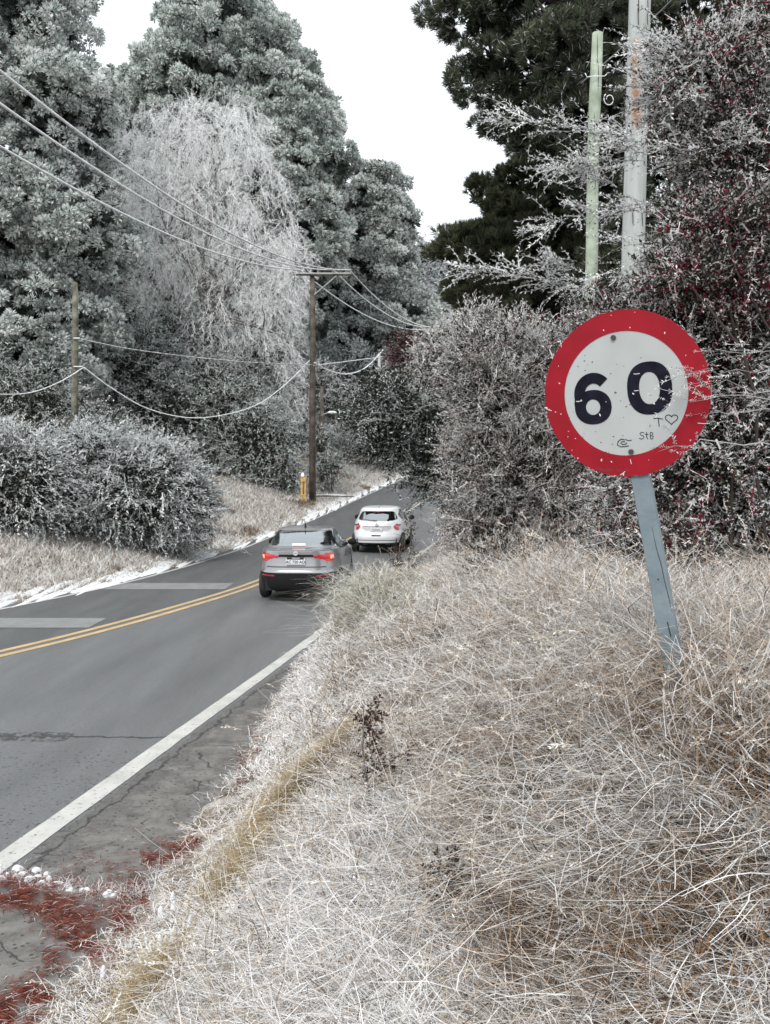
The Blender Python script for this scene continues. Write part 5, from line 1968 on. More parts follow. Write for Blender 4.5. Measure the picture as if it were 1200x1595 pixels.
def build_sign():
    Y = 4.1
    c = P(973, 613, Y)
    lean = R(-10.0)
    # foot of the post, under the grass
    dist = (c[2] - float(ground_z(c[0] + .3, Y)))
    foot = np.array([c[0] + math.tan(-lean) * dist, Y + .03, float(ground_z(c[0] + .3, Y))])
    root = empty('speed_sign', foot, label='round red and white 60 speed limit sign on a leaning blue-grey post', cat='road sign')
    yaw = R(-31)
    Mx = Matrix.Rotation(lean, 3, 'Y')      # lean in the picture plane
    Mz = Matrix.Rotation(yaw, 3, 'Z')

    def xf(mb, off=None):
        o = c - foot if off is None else off
        mb.v = [tuple((Mx @ (Mz @ Vector(v))) + Vector(o)) for v in mb.v]
        return mb
    Rr = .381
    al = mat('sign_back_metal', (.35, .36, .38), .45, metal=.7)
    wm = mat('sign_white', (.36, .38, .38), .45, noise=.05, nscale=6)
    rm = mat('sign_red', (.25, .003, .012), .6, spec=.25, noise=.10, nscale=7)
    bk = mat('sign_black', (.010, .010, .018), .85, spec=.08, noise=.3, nscale=20)
    xf(poly_prism([ring_pts(0, 0, Rr - .001, Rr - .001, 96)], 0, .004)).build('plate', al, root)
    xf(poly_prism([ring_pts(0, 0, .287, .287, 96)], -.0012, -.0002)).build('white_face', wm, root)
    # chipped rim: the red ring with a few nicks in its outline
    ro = ring_pts(0, 0, Rr, Rr, 192)
    nick = [1 - (.010 * random.random() ** 3) for _ in ro]
    ro = [(a * k, b * k) for (a, b), k in zip(ro, nick)]
    xf(poly_prism([ro, ring_pts(0, 0, .283, .283, 192)], -.0030, -.0014)).build('red_border', rm, root)
    k = 1.0 / 1440 * 1.0     # zoomed-photo pixels (1070 px = 0.772 m)
    k = .772 / 1070

    def Z(px, py):
        # upright coordinates on the sign face from zoomed photo pixels, undoing the lean
        x, z = (px - 595) * k / .97, -(py - 594) * k
        a = -lean
        # picture lean is a turn about the view axis
        return (x * math.cos(a) + z * math.sin(a), -x * math.sin(a) + z * math.cos(a))
    # digit zero
    zc = Z(747, 562)
    xf(turned(poly_prism([ring_pts(zc[0], zc[1], .100, .119, 64, 2.35), ring_pts(zc[0], zc[1], .046, .072, 64, 2.2)], -.0030, -.0014), zc[0], zc[1], R(-6))).build('digit_zero', bk, root)
    # digit six: bowl ring plus a swept shoulder
    bc = Z(402, 678)
    mb = poly_prism([ring_pts(bc[0], bc[1], .087, .080, 64, 2.15), ring_pts(bc[0], bc[1], .034, .036, 64, 2.0)], -.0030, -.0014)
    sh = []
    wd = []
    arc_c = (bc[0] + .007, bc[1] + .058)
    for a in np.linspace(192, 42, 26):
        ra = R(a)
        sh.append((arc_c[0] + .068 * math.cos(ra), arc_c[1] + .076 * math.sin(ra)))
        wd.append(.050)
    sh = [(bc[0] - .062, bc[1] + .000), (bc[0] - .063, bc[1] + .02)] + sh
    wd = [.048, .050] + wd
    stroke(sh, wd, -.0034, mb)
    xf(turned(mb, bc[0], bc[1] + .02, R(-6))).build('digit_six', bk, root)
    # graffiti: T and a heart, StB, and a scribbled tag
    mb = MB()
    pw = .0042
    y = -.0022
    stroke([Z(772, 752), Z(800, 750), Z(828, 756)], pw, y, mb)
    stroke([Z(800, 750), Z(803, 778), Z(806, 803)], pw, y, mb)
    heart = []
    hc = (878, 760)
    for a in np.linspace(0, 2 * math.pi, 30):
        hx = 16 * math.sin(a) ** 3
        hy = 13 * math.cos(a) - 5 * math.cos(2 * a) - 2 * math.cos(3 * a) - math.cos(4 * a)
        heart.append(Z(hc[0] + hx * 2.3, hc[1] - hy * 2.1 - 5))
    stroke(heart, pw, y, mb)
    stroke([Z(716, 842), Z(700, 838), Z(690, 846), Z(696, 856), Z(712, 862), Z(714, 874), Z(700, 882), Z(686, 876)], pw * .9, y, mb)
    stroke([Z(730, 836), Z(731, 868), Z(738, 880)], pw * .9, y, mb)
    stroke([Z(721, 852), Z(742, 850)], pw * .9, y, mb)
    stroke([Z(752, 838), Z(754, 880)], pw * .9, y, mb)
    stroke([Z(752, 838), Z(768, 842), Z(768, 854), Z(755, 858), Z(771, 864), Z(768, 878), Z(754, 880)], pw * .9, y, mb)
    stroke([Z(598, 888), Z(575, 882), Z(556, 898), Z(552, 920), Z(572, 932), Z(600, 930), Z(622, 924)], pw * 1.2, y, mb)
    stroke([Z(600, 900), Z(582, 898), Z(572, 908), Z(584, 918), Z(604, 914), Z(610, 905)], pw * 1.1, y, mb)
    stroke([Z(600, 884), Z(620, 892), Z(640, 888)], pw, y, mb)
    stroke([Z(752, 790), Z(750, 806)], pw * .7, y, mb)
    xf(mb).build('graffiti', mat('marker_ink', (.02, .025, .03), .6), root)
    # dirt specks and chips
    mb, mw = MB(), MB()
    spots = [(348, 346, 7), (345, 380, 10), (395, 388, 10), (348, 440, 9), (385, 290, 6), (303, 414, 8), (365, 405, 5), (695, 373, 7), (548, 408, 6), (592, 422, 6),
             (512, 466, 9), (538, 587, 15), (606, 676, 12), (630, 664, 10), (572, 640, 7), (590, 745, 6), (585, 860, 8), (450, 905, 10), (520, 915, 7), (332, 873, 6), (415, 836, 7),
             (270, 710, 5), (245, 460, 5), (526, 866, 8), (480, 966, 7), (498, 968, 6), (340, 850, 6), (247, 745, 5)]
    for (px, py, r) in spots:
        q = Z(px, py)
        r_ = r * k * .62
        pts = [(q[0] + r_ * math.cos(a) * random.uniform(.6, 1.4), q[1] + .6 * r_ * math.sin(a) * random.uniform(.6, 1.3)) for a in np.linspace(0, 6.28, 8)[:-1]]
        mb.add([(a, -.0023, b_) for a, b_ in pts], [tuple(range(7))])
    xf(mb).build('dirt_specks', mat('rust_dirt', (.09, .075, .07), .8), root)
    chips = [(650, 596, 11), (305, 640, 8), (323, 632, 7), (443, 728, 12), (845, 518, 11), (775, 658, 12), (828, 632, 10), (482, 645, 6), (95, 680, 14), (112, 694, 9), (155, 708, 8),
             (190, 722, 8), (452, 1018, 12), (515, 1028, 9), (838, 226, 10), (468, 190, 9), (630, 183, 8), (895, 150, 8), (182, 520, 9), (240, 835, 6), (236, 870, 7), (285, 882, 6),
             (960, 368, 6), (386, 1100, 9), (110, 355, 9), (815, 1098, 10), (755, 1105, 8), (590, 1108, 12), (915, 962, 10), (70, 640, 5), (262, 958, 5), (745, 1012, 4), (1020, 620, 9),
             (195, 262, 8), (178, 408, 6), (990, 885, 10), (660, 90, 5), (515, 100, 6), (300, 1010, 8), (190, 962, 8), (940, 190, 7), (1060, 330, 7)]
    for (px, py, r) in chips:
        q = Z(px, py)
        r_ = r * k * .75
        an = random.uniform(0, 3)
        pts = []
        for a in np.linspace(0, 6.28, 8)[:-1]:
            u, v_ = r_ * math.cos(a) * random.uniform(.6, 1.3), .5 * r_ * math.sin(a) * random.uniform(.6, 1.3)
            pts.append((q[0] + u * math.cos(an) - v_ * math.sin(an), q[1] + u * math.sin(an) + v_ * math.cos(an)))
        mw.add([(a, -.0045, b_) for a, b_ in pts], [tuple(range(7))])
    for (a, b_) in (((652, 472), (690, 470)), ((655, 577), (682, 575)), ((632, 1010), (640, 1040)), ((570, 1112), (600, 1088)), ((290, 640), (330, 636)), ((190, 240), (196, 285)),
                    ((80, 678), (130, 700)), ((1030, 780), (1100, 782))):
        stroke([Z(*a), Z((a[0] + b_[0]) / 2, (a[1] + b_[1]) / 2 + 2), Z(*b_)], .0028, -.0045, mw)
    xf(mw).build('frost_chips', mat('chip_pale', (.60, .60, .62), .7), root)
    mb = MB()
    for (a, b_) in (((430, 1072), (470, 1086)), ((470, 1086), (520, 1082)), ((545, 1082), (585, 1088)), ((600, 1084), (630, 1080))):
        stroke([Z(*a), Z(*b_)], .012, -.0036, mb)
    xf(mb).build('dark_scuffs', mat('dark_red_scuff', (.16, .006, .014), .6), root)
    # bolts
    for (px, py) in ((528, 240), (637, 962)):
        q = Z(px, py)
        xf(poly_prism([ring_pts(q[0], q[1], .0125, .0125, 6)], -.010, -.001)).build('bolt', mat('bolt', (.05, .045, .05), .6, metal=.3), root)
    # post: boxy channel behind the plate
    L = (c - foot)[2] / math.cos(lean) + .35
    pm = mat('post_blue_grey', (.125, .165, .19), .55, color2=(.185, .23, .255), nscale=5, bump=.15, bscale=30)
    mb = MB()
    bw, bd = .082, .05
    mb.box((0, .004 + bd / 2 + .003, -L / 2 + .30), (bw, bd, L + .12), bev=.003)
    xf(mb).build('post', pm, root)
    mb = MB()
    stroke([(.016, -.62), (.019, -.72), (.028, -.80), (.030, -.88), (.036, -.95), (.039, -1.02)], [.0012, .003, .004, .003, .004, .001], .0062, mb)
    stroke([(.000, -.86), (.004, -.865)], .008, .0062, mb)
    stroke([(.010, -1.06), (.014, -1.13)], .006, .0062, mb)
    xf(mb).build('cracks', mat('dark_crack', (.03, .03, .03), .9), root)


# ------------------------------------------------------------------ cars
def loft(rows, n_round, nr=130, nc=220):
    """plan outlines stacked in height. rows: z, y_rear, y_front, half width, exponent"""
    A = np.array(rows, float)
    seg = np.sqrt(np.diff(A[:, 0]) ** 2 * 1.0 + np.diff(A[:, 1]) ** 2 + np.diff(A[:, 3]) ** 2)
    s = np.concatenate([[0], np.cumsum(seg)])
    u = np.linspace(0, s[-1], nr)
    # smooth interpolation (Catmull-Rom style through monotone cubic on each column)
    def pchip(x, y, xi):
        h = np.diff(x)
        d = np.diff(y) / h
        m = np.zeros(len(x))
        for i in range(1, len(x) - 1):
            if d[i - 1] * d[i] > 0:
                w1, w2 = 2 * h[i] + h[i - 1], h[i] + 2 * h[i - 1]
                m[i] = (w1 + w2) / (w1 / d[i - 1] + w2 / d[i])
        m[0], m[-1] = d[0], d[-1]
        k = np.clip(np.searchsorted(x, xi) - 1, 0, len(h) - 1)
        t = (xi - x[k]) / h[k]
        return ((2 * t ** 3 - 3 * t ** 2 + 1) * y[k] + (t ** 3 - 2 * t ** 2 + t) * h[k] * m[k] + (-2 * t ** 3 + 3 * t ** 2) * y[k + 1] + (t ** 3 - t ** 2) * h[k] * m[k + 1])
    cols = [pchip(s, A[:, q], u) for q in range(5)]
    z, yr, yf, w_, e = cols
    th = np.linspace(0, 2 * np.pi, nc, endpoint=False)
    # denser sampling near the corners is not needed with this many columns
    c, sn = np.cos(th), np.sin(th)
    Xs = np.empty((nr, nc)); Ys = np.empty((nr, nc))
    for i in range(nr):
        p = 2 / e[i]
        fx = np.sign(c) * np.abs(c) ** p
        fy = np.sign(sn) * np.abs(sn) ** p
        cy, hy = (yr[i] + yf[i]) / 2, (yf[i] - yr[i]) / 2
        Xs[i] = fx * w_[i]
        # taper the plan towards nose and tail
        Ys[i] = cy + fy * hy
        tap = 1 - .05 * np.clip((.7 - (Ys[i] - yr[i])) / .7, 0, 1) ** 2 - .10 * np.clip((.9 - (yf[i] - Ys[i])) / .9, 0, 1) ** 2
        Xs[i] *= tap
        # slight crown of the tail in plan
        Ys[i] += .07 * (Xs[i] / .88) ** 2 * (fy < -.2) * np.clip(-fy, 0, 1)
    Zs = np.repeat(z[:, None], nc, 1)
    return Xs, Ys, Zs


def in_poly(px, pz, poly):
    inside = np.zeros(px.shape, bool)
    n = len(poly)
    for i in range(n):
        x1, y1 = poly[i]
        x2, y2 = poly[(i + 1) % n]
        cond = ((y1 > pz) != (y2 > pz))
        xi = (x2 - x1) * (pz - y1) / (y2 - y1 + 1e-12) + x1
        inside ^= cond & (px < xi)
    return inside


def sub_mesh(name, X, Y, Z, mask, material, parent, offset=0.0, thick=None):
    nr, nc = X.shape
    V = np.stack([X.ravel(), Y.ravel(), Z.ravel()], 1)
    if offset:
        dx = np.roll(V.reshape(nr, nc, 3), -1, 1) - np.roll(V.reshape(nr, nc, 3), 1, 1)
        W_ = V.reshape(nr, nc, 3)
        dz = np.zeros_like(W_)
        dz[1:-1] = W_[2:] - W_[:-2]
        dz[0] = W_[1] - W_[0]
        dz[-1] = W_[-1] - W_[-2]
        nn = np.cross(dx, dz)
        nn /= np.linalg.norm(nn, axis=2, keepdims=True) + 1e-9
        V = (W_ + nn * offset).reshape(-1, 3)
    i = np.arange(nr * nc).reshape(nr, nc)
    ir = np.roll(i, -1, 1)
    Q = np.stack([i[:-1], ir[:-1], ir[1:], i[1:]], 2)[mask]
    if len(Q) == 0:
        return None
    used = np.unique(Q)
    mp = np.full(nr * nc, -1)
    mp[used] = np.arange(len(used))
    return qmesh(name, V[used], mp[Q], material, parent, smooth=True)


def glass_material():
    m = bpy.data.materials.new('car_glass')
    m.use_nodes = True
    n, l = m.node_tree.nodes, m.node_tree.links
    n.clear()
    out = n.new('ShaderNodeOutputMaterial')
    tr = n.new('ShaderNodeBsdfTransparent')
    tr.inputs[0].default_value = (.62, .70, .72, 1)
    gl = n.new('ShaderNodeBsdfGlossy')
    gl.inputs['Roughness'].default_value = .03
    gl.inputs['Color'].default_value = (.9, .95, .97, 1)
    fz = n.new('ShaderNodeFresnel')
    fz.inputs[0].default_value = 1.6
    ad = n.new('ShaderNodeMath')
    ad.operation = 'ADD'
    ad.inputs[1].default_value = .30
    l.new(fz.outputs[0], ad.inputs[0])
    mx_ = n.new('ShaderNodeMixShader')
    l.new(ad.outputs[0], mx_.inputs[0])
    l.new(tr.outputs[0], mx_.inputs[1])
    l.new(gl.outputs[0], mx_.inputs[2])
    l.new(mx_.outputs[0], out.inputs[0])
    return m


def text_mesh(txt, size, loc, parent, material, name):
    cu = bpy.data.curves.new(name, 'FONT')
    cu.body = txt
    cu.size = size
    cu.align_x = 'CENTER'
    cu.align_y = 'CENTER'
    cu.extrude = .0008
    cu.offset = size * .02
    tmp = bpy.data.objects.new(name + '_src', cu)
    COL.objects.link(tmp)
    dg = bpy.context.evaluated_depsgraph_get()
    me = bpy.data.meshes.new_from_object(tmp.evaluated_get(dg))
    bpy.data.objects.remove(tmp)
    me.materials.clear()
    me.materials.append(material)
    me.name = name
    o = bpy.data.objects.new(name, me)
    o.rotation_euler = (R(90), 0, 0)
    o.location = loc
    return link(o, parent)


def wheel(parent, x, y, r, w_, side):
    tyre = mat('tyre_rubber', (.022, .022, .024), .85, bump=.3, bscale=60)
    rimm = mat('alloy_rim', (.42, .43, .45), .35, metal=.8)
    hub = empty('wheel', (x, y, r))
    hub.parent = parent
    mb = MB()
    prof = [(-.5, .66), (-.5, .90), (-.40, .98), (-.2, 1.0), (.2, 1.0), (.40, .98), (.5, .90), (.5, .66)]
    seg = 36
    base = 0
    vs = []
    for (a, b_) in prof:
        for k in range(seg):
            an = 2 * math.pi * k / seg
            vs.append((a * w_, b_ * r * math.cos(an), b_ * r * math.sin(an)))
    fs = []
    for j in range(len(prof) - 1):
        for k in range(seg):
            fs.append((j * seg + k, j * seg + (k + 1) % seg, (j + 1) * seg + (k + 1) % seg, (j + 1) * seg + k))
    mb.add(vs, fs)
    mb.build('tyre', tyre, hub, smooth=True)
    mb = MB()
    ox = side * w_ * .36
    mb.tube([(ox, 0, 0), (ox + side * .03, 0, 0)], .06, seg=14)
    for k in range(10):
        an = 2 * math.pi * k / 10
        mb.box((ox + side * .012, math.cos(an) * r * .34, math.sin(an) * r * .34), (.02, .035, r * .62), rot=Matrix.Rotation(an - math.pi / 2, 3, 'X'))
    vs, fs = [], []
    for (a, b_) in ((side * w_ * .42, .67), (side * w_ * .30, .60), (-side * w_ * .45, .60)):
        for q in range(seg):
            an = 2 * math.pi * q / seg
            vs.append((a, b_ * r * math.cos(an), b_ * r * math.sin(an)))
    for j in range(2):
        for q in range(seg):
            fs.append((j * seg + q, j * seg + (q + 1) % seg, (j + 1) * seg + (q + 1) % seg, (j + 1) * seg + q))
    mb.add(vs, fs)
    mb.build('rim', rimm, hub, smooth=False)


def build_car(kind, loc, rz, label):
    root = empty('sedan_car' if kind == 'sedan' else 'hatchback_car', loc, rz, label, 'car')
    glass = _mats.get('glass') or glass_material()
    _mats['glass'] = glass
    black = mat('black_trim', (.010, .010, .011), .75, spec=.2)
    chrome = mat('chrome', (.6, .6, .62), .2, metal=1.)
    dark = mat('underbody', (.010, .010, .010), .9)
    red_lit = mat('lamp_red_lit', (.32, .008, .012), .25, emit=(1., .03, .02), estr=.10, coat=.6)
    red = mat('lamp_red', (.34, .008, .018), .22, coat=.8)
    hot = mat('brake_light', (.9, .35, .25), .4, emit=(1., .16, .07), estr=.9)
    seatm = mat('seat_cloth', (.10, .105, .11), .9)
    if kind == 'sedan':
        paint = mat('silver_paint', (.27, .27, .282), .27, metal=.5, coat=.6)
        rows = [(.20, .22, 4.15, .72, 5), (.24, .08, 4.26, .80, 5), (.32, .03, 4.32, .85, 5), (.50, .0, 4.36, .875, 5), (.60, .0, 4.36, .88, 5),
                (.635, .035, 4.35, .878, 5), (.72, .06, 4.30, .875, 5), (.82, .085, 4.2, .87, 5), (.92, .10, 4.0, .86, 5), (1.00, .10, 3.75, .845, 4.6),
                (1.06, .10, 3.5, .82, 4.4), (1.075, .17, 3.35, .80, 4.3), (1.09, .40, 3.2, .765, 4.3), (1.12, .53, 3.05, .74, 4.3), (1.20, .71, 2.9, .71, 4.4),
                (1.30, .95, 2.68, .665, 4.6), (1.385, 1.2, 2.45, .62, 4.8), (1.44, 1.45, 2.25, .56, 4.6), (1.462, 1.65, 2.1, .44, 4), (1.47, 1.78, 2.0, .2, 3), (1.472, 1.85, 1.9, .02, 2)]
    else:
        paint = mat('white_paint', (.62, .635, .65), .35, coat=.6)
        rows = [(.20, .20, 3.75, .72, 4), (.25, .07, 3.86, .79, 4.2), (.36, .01, 3.92, .84, 4.2), (.50, .0, 3.95, .86, 4.2), (.62, .04, 3.95, .865, 4.2), (.74, .09, 3.92, .865, 4),
                (.86, .12, 3.8, .855, 3.8), (.96, .16, 3.5, .83, 3.7), (1.02, .21, 3.1, .80, 3.7), (1.08, .27, 2.95, .765, 3.8), (1.20, .38, 2.75, .715, 3.9), (1.30, .47, 2.55, .675, 4),
                (1.38, .56, 2.35, .635, 4.2), (1.42, .60, 2.2, .60, 4.2), (1.455, .85, 2.0, .50, 4), (1.468, 1.15, 1.85, .32, 3.5), (1.472, 1.4, 1.6, .02, 2)]
    X, Y, Z = loft(rows, 5)
    cx = (X[:-1] + np.roll(X, -1, 1)[:-1] + X[1:] + np.roll(X, -1, 1)[1:]) / 4
    cy = (Y[:-1] + np.roll(Y, -1, 1)[:-1] + Y[1:] + np.roll(Y, -1, 1)[1:]) / 4
    cz = (Z[:-1] + Z[1:]) / 2
    nr, nc = cx.shape
    cz = np.broadcast_to(cz, cx.shape)
    th = np.linspace(0, 2 * np.pi, nc, endpoint=False) + np.pi / nc
    rear = (cy < (1.5 if kind == 'sedan' else .95)) & (np.abs(cx) < .97 * np.interp(cz, [r[0] for r in rows], [r[3] for r in rows]))
    sidef = np.abs(cx) > .90 * np.interp(cz, [r[0] for r in rows], [r[3] for r in rows])
    rr = .31 if kind == 'sedan' else .30
    wy = (.86, 3.38) if kind == 'sedan' else (.70, 3.24)
    if kind == 'sedan':
        rw = [(-.66, 1.125), (.66, 1.125), (.60, 1.33), (.555, 1.395), (-.555, 1.395), (-.60, 1.33)]
        sw = [(.95, 1.05), (3.02, .99), (2.62, 1.27), (2.32, 1.385), (1.35, 1.395), (1.05, 1.27)]
        ws_y = 2.3
    else:
        rw = [(-.60, 1.055), (-.40, 1.03), (.40, 1.03), (.60, 1.055), (.64, 1.10), (.585, 1.24), (.53, 1.315), (-.53, 1.315), (-.585, 1.24), (-.64, 1.10)]
        sw = [(.85, 1.06), (2.75, .97), (2.35, 1.27), (2.1, 1.37), (1.1, 1.38), (.7, 1.22)]
        ws_y = 2.1
    m_rw = in_poly(cx, cz, rw) & (cy < (1.6 if kind == 'sedan' else 1.0))
    m_side = in_poly(cy, cz, sw) & sidef & (np.abs(cx) > .4)
    pillar = (np.abs(cy - 1.95) < .045) | (np.abs(cy - 1.42) < .03) if kind == 'hatch' else (np.abs(cy - 2.0) < .045) | (np.abs(cy - 1.22) < .03)
    m_ws = (cy > ws_y) & (cz > 1.06) & (cz < 1.40) & (~m_side) & (np.abs(cx) < .94 * np.interp(cz, [r[0] for r in rows], [r[3] for r in rows])) & (cy > np.interp(cz, [1.0, 1.47], [2.7, 1.9]))
    arch = np.zeros(cx.shape, bool)
    for y0 in wy:
        arch |= ((cy - y0) ** 2 + (cz - rr) ** 2 < (rr + .055) ** 2) & (np.abs(cx) > .55)
    skin = ~(m_rw | m_side | m_ws | arch)
    if kind == 'sedan':
        m_black = (cz < .60) & (cy < 4.5) & skin & ~((cz > .40) & (np.abs(cy - 2) < 1.5)) 
        m_black &= (cy < .8) | (cz < .36)
        lampR = [(.54, .885), (.37, .925), (.35, .95), (.54, .985), (.70, 1.01), (.9, 1.02), (.9, .87), (.78, .82), (.64, .84)]
    else:
        m_black = (cz < .335) & skin
        lampR = [(.54, .84), (.58, .76), (.68, .73), (.80, .76), (.90, .84), (.90, 1.02), (.76, 1.0), (.60, .93)]
    ylim = .42
    m_lr = in_poly(cx, cz, lampR) & (cy < ylim) & skin
    m_ll = in_poly(-cx, cz, lampR) & (cy < ylim) & skin
    m_body = skin & ~(m_black | m_lr | m_ll)
    sub_mesh('body', X, Y, Z, m_body, paint, root)
    sub_mesh('bumper', X, Y, Z, m_black, black, root)
    sub_mesh('rear_window', X, Y, Z, m_rw, glass, root, offset=-.004)
    sub_mesh('windscreen', X, Y, Z, m_ws, glass, root, offset=-.004)
    for s in (-1, 1):
        sub_mesh('side_windows', X, Y, Z, m_side & (np.sign(cx) == s) & ~pillar, glass, root, offset=-.004)
        for pc, pw in (((1.95, .045), (1.42, .03)) if kind == 'hatch' else ((2.0, .045), (1.22, .03))):
            sub_mesh('pillar_trim', X, Y, Z, m_side & (np.sign(cx) == s) & (np.abs(cy - pc) < pw), black, root, offset=.001)
        m_l = m_lr if s > 0 else m_ll
        lamp = sub_mesh('tail_light', X, Y, Z, m_l, red_lit if kind == 'sedan' else red, root, offset=.006)
        if kind == 'sedan':
            q = in_poly(s * cx, cz, [(.69, .895), (.82, .895), (.83, .955), (.69, .965)]) & (cy < ylim) & skin
            sub_mesh('brake_lamp', X, Y, Z, q, hot, lamp, offset=.010)
        else:
            q = in_poly(s * cx, cz, [(.62, .83), (.74, .84), (.80, .88), (.74, .905), (.62, .875)]) & (cy < ylim) & skin
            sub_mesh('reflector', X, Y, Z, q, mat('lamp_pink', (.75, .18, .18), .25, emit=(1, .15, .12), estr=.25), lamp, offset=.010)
    # window surround strip
    # trim lines drawn on the shell
    def band(name, z0, z1, x0, x1, material, off=.004, maxy=.6):
        q = (cz > z0) & (cz < z1) & (cx > x0) & (cx < x1) & (cy < maxy) & skin
        return sub_mesh(name, X, Y, Z, q, material, root, offset=off)
    grey = mat('seam_grey', (.045, .045, .048), .6)  # dark grey for the panel seams and lower trim
    if kind == 'sedan':
        band('trunk_strip', .945, .972, -.36, .36, black)
        band('lid_lip_seam', 1.055, 1.066, -.72, .72, grey, .002)
        band('bumper_seam', .715, .735, -.62, .62, grey, .002)
        for s in (-1, 1):
            q = (cz > .545) & (cz < .572) & (s * cx > .45) & (s * cx < .80) & (cy < .3) & skin
            sub_mesh('reflector', X, Y, Z, q, red, root, offset=.004)
        band('bumper_trim', .43, .445, -.58, .60, mat('grey_trim', (.22, .22, .23), .5), .004)
        mb = MB()
        mb.tube([(.25, .1, .16), (.25, -.01, .16)], .03, seg=10)
        mb.tube([(.17, .1, .16), (.17, -.01, .16)], .03, seg=10)
        mb.build('exhaust', mat('exhaust_steel', (.1, .1, .1), .5), root, smooth=True)
        yp, zp = .035, .845
        badge_z = 1.015
    else:
        band('tailgate_handle_strip', .835, .862, -.46, .46, black)
        band('bumper_seam', .405, .43, -.70, .70, grey, .002)
        band('number_recess', .55, .585, -.14, .16, black, .004)
        q = in_poly(cx, cz, [(-.50, .82), (.50, .82), (.36, .70), (-.36, .70)]) & (cy < .4) & skin
        sub_mesh('plate_recess', X, Y, Z, q, mat('recess_grey', (.42, .43, .45), .4, coat=.3), root, offset=.002)
        yp, zp = .055, .755
        badge_z = .93
        for s in (-1, 1):
            q = in_poly(s * cx, cz, [(.28, .26), (.44, .26), (.44, .31), (.30, .31)]) & (cy < .4) & skin
            sub_mesh('lower_trim', X, Y, Z, q, grey, root, offset=.004)
    # number plate
    plate = MB()
    plate.box((0, yp, zp), (.40, .012, .128), bev=.003)
    pl = plate.build('number_plate', mat('plate_white', (.62, .64, .66), .5), root)
    ink = mat('plate_ink', (.02, .02, .03), .6)
    if kind == 'sedan':
        text_mesh('AC 720 AD', .082, (0, yp - .0075, zp - .012), pl, ink, 'number')
        mb = MB()
        mb.box((0, yp - .0068, zp + .052), (.36, .002, .018))
        mb.build('top_band', ink, pl)
        mb = MB()
        mb.box((-.13, yp - .002, zp + .074), (.10, .03, .018))
        mb.build('plate_lamp', black, pl)
        mb = MB()
        mb.box((.13, yp - .002, zp + .074), (.08, .03, .018))
        mb.build('plate_lamp', black, pl)
    else:
        mb = MB()
        mb.box((0, yp - .007, zp + .0), (.26, .002, .035))
        mb.build('number', mat('plate_grey_ink', (.30, .31, .33), .6), pl)
    # badge
    mb = poly_prism([ring_pts(0, badge_z, .052, .046, 24)], .045 if kind == 'sedan' else .085, .16)
    bd_ = mb.build('badge', mat('badge_silver', (.70, .71, .73), .25, metal=.6), root)
    if kind == 'sedan':
        text_mesh('FIAT', .034, (0, .043, badge_z), bd_, ink, 'badge_letters')
        text_mesh('1.8', .04, (.50, .068, .79), root, mat('dark_chrome', (.12, .12, .12), .4), 'model_letters')
    # third brake light
    mb = MB()
    if kind == 'sedan':
        mb.box((0, .53, 1.155), (.28, .05, .04), bev=.006)
        mb.build('high_brake_light', mat('high_lit', (.9, .7, .68), .4, emit=(1., .55, .5), estr=.35), root)
        mb = MB()
        mb.tube([(.0, 1.55, 1.45), (0.0, 1.50, 1.50), (.0, 1.38, 1.66)], [.03, .012, .005], seg=6)
        mb.build('antenna', black, root)
    else:
        mb.box((0, .515, 1.355), (.95, .18, .028), rot=Matrix.Rotation(R(8), 3, 'X'), bev=.01)
        mb.build('spoiler', paint, root)
        mb = MB()
        mb.box((0, .432, 1.325), (.24, .03, .022))
        mb.build('high_brake_light', red, root)
        mb = MB()
        mb.tube([(0.02, .72, 1.445), (0.02, .70, 1.475)], .012, seg=6)
        mb.build('antenna', black, root)
        mb = MB()
        mb.tube([(0, .19, 1.04), (-.22, .205, 1.055), (-.46, .235, 1.085)], [.014, .010, .007], seg=5)
        mb.build('wiper', black, root)
    # mirrors
    my = 2.75 if kind == 'sedan' else 2.45
    for s in (-1, 1):
        mb = MB()
        mb.tube([(s * .84, my + .02, 1.02), (s * .90, my, 1.03), (s * .97, my - .02, 1.04), (s * 1.03, my, 1.03)], [.03, .075, .085, .05], seg=10)
        mr = mb.build('side_mirror', black if kind == 'sedan' or s > 0 else black, root, smooth=True)
    # underbody and interior
    mb = MB()
    mb.box((0, 2.1 if kind == 'sedan' else 1.95, .36), (1.30, 3.9 if kind == 'sedan' else 3.5, .26))
    mb.box((0, .45, .26), (.9, .5, .12))
    mb.build('underbody', dark, root)
    mb = MB()
    L_ = 4.1 if kind == 'sedan' else 3.6
    mb.box((0, L_ / 2 + .12, .90), (1.50, L_ - .5, .03))
    mb.build('cabin_floor', mat('cabin_dark', (.05, .05, .055), .9), root)
    for (x, y, h) in ((-.36, 2.05, 1.14), (.36, 2.05, 1.14), (-.38, 1.15 if kind == 'sedan' else .95, 1.06), (.38, 1.15 if kind == 'sedan' else .95, 1.06)):
        mb = MB()
        mb.box((x, y, h - .14), (.48, .14, .42), bev=.05)
        mb.box((x, y - .01, h + .14), (.25, .10, .17), bev=.045)
        mb.build('seat', seatm, root, smooth=False)
    for y0 in wy:
        for s in (-1, 1):
            wheel(root, s * .765, y0, rr, .205, s)
    # mudguards inside the arches
    return root


def build_cars():
    # rear centre of each car on the road surface, heading a little right of straight ahead
    build_car('sedan', (-1.86, 18.6, .008), R(-3.0), 'silver sedan with its brake lights lit, nearer of the two cars')
    a = (586 - CX) / F * 28.9
    build_car('hatch', (a, 28.9, float(road_z(28.9)) + .008), R(-6.5), 'white hatchback driving ahead of the silver sedan')


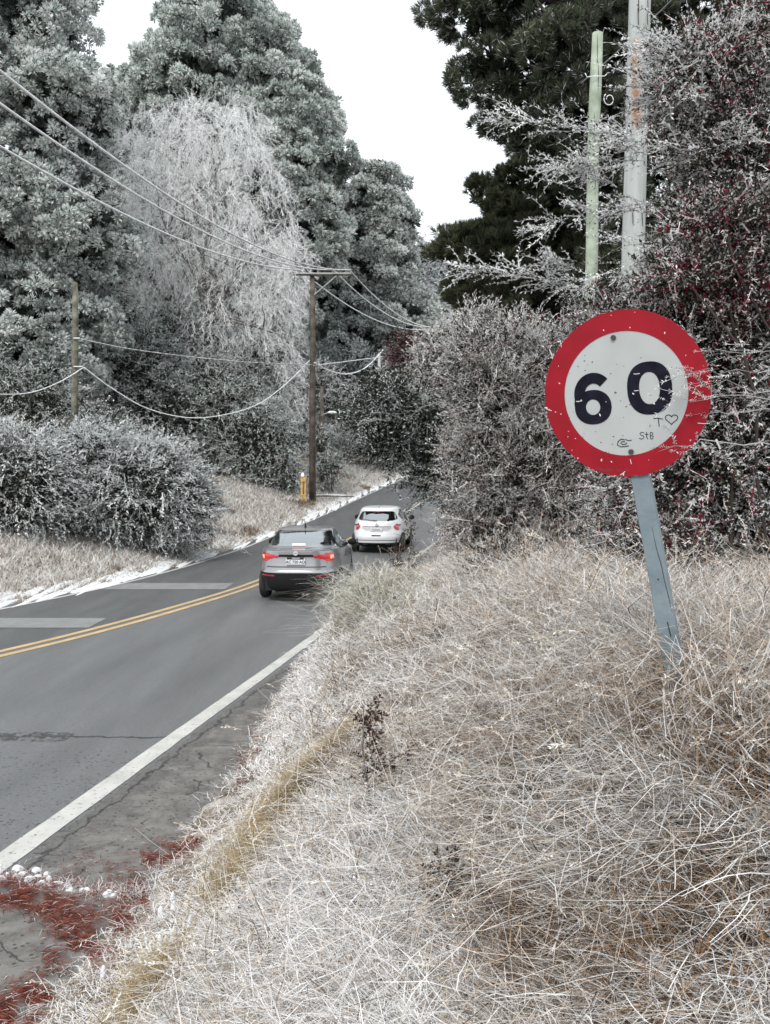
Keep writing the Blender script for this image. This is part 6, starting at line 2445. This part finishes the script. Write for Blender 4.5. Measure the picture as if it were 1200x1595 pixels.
# ------------------------------------------------------------------ build it all
build_ground()
build_road()
build_cars()
build_sign()
build_poles()
build_left_trees()
build_weeping_tree()
build_left_shrubs()
build_right_pines()
build_right_shrubs()
build_grass()
build_needles_and_snow()
build_weeds()
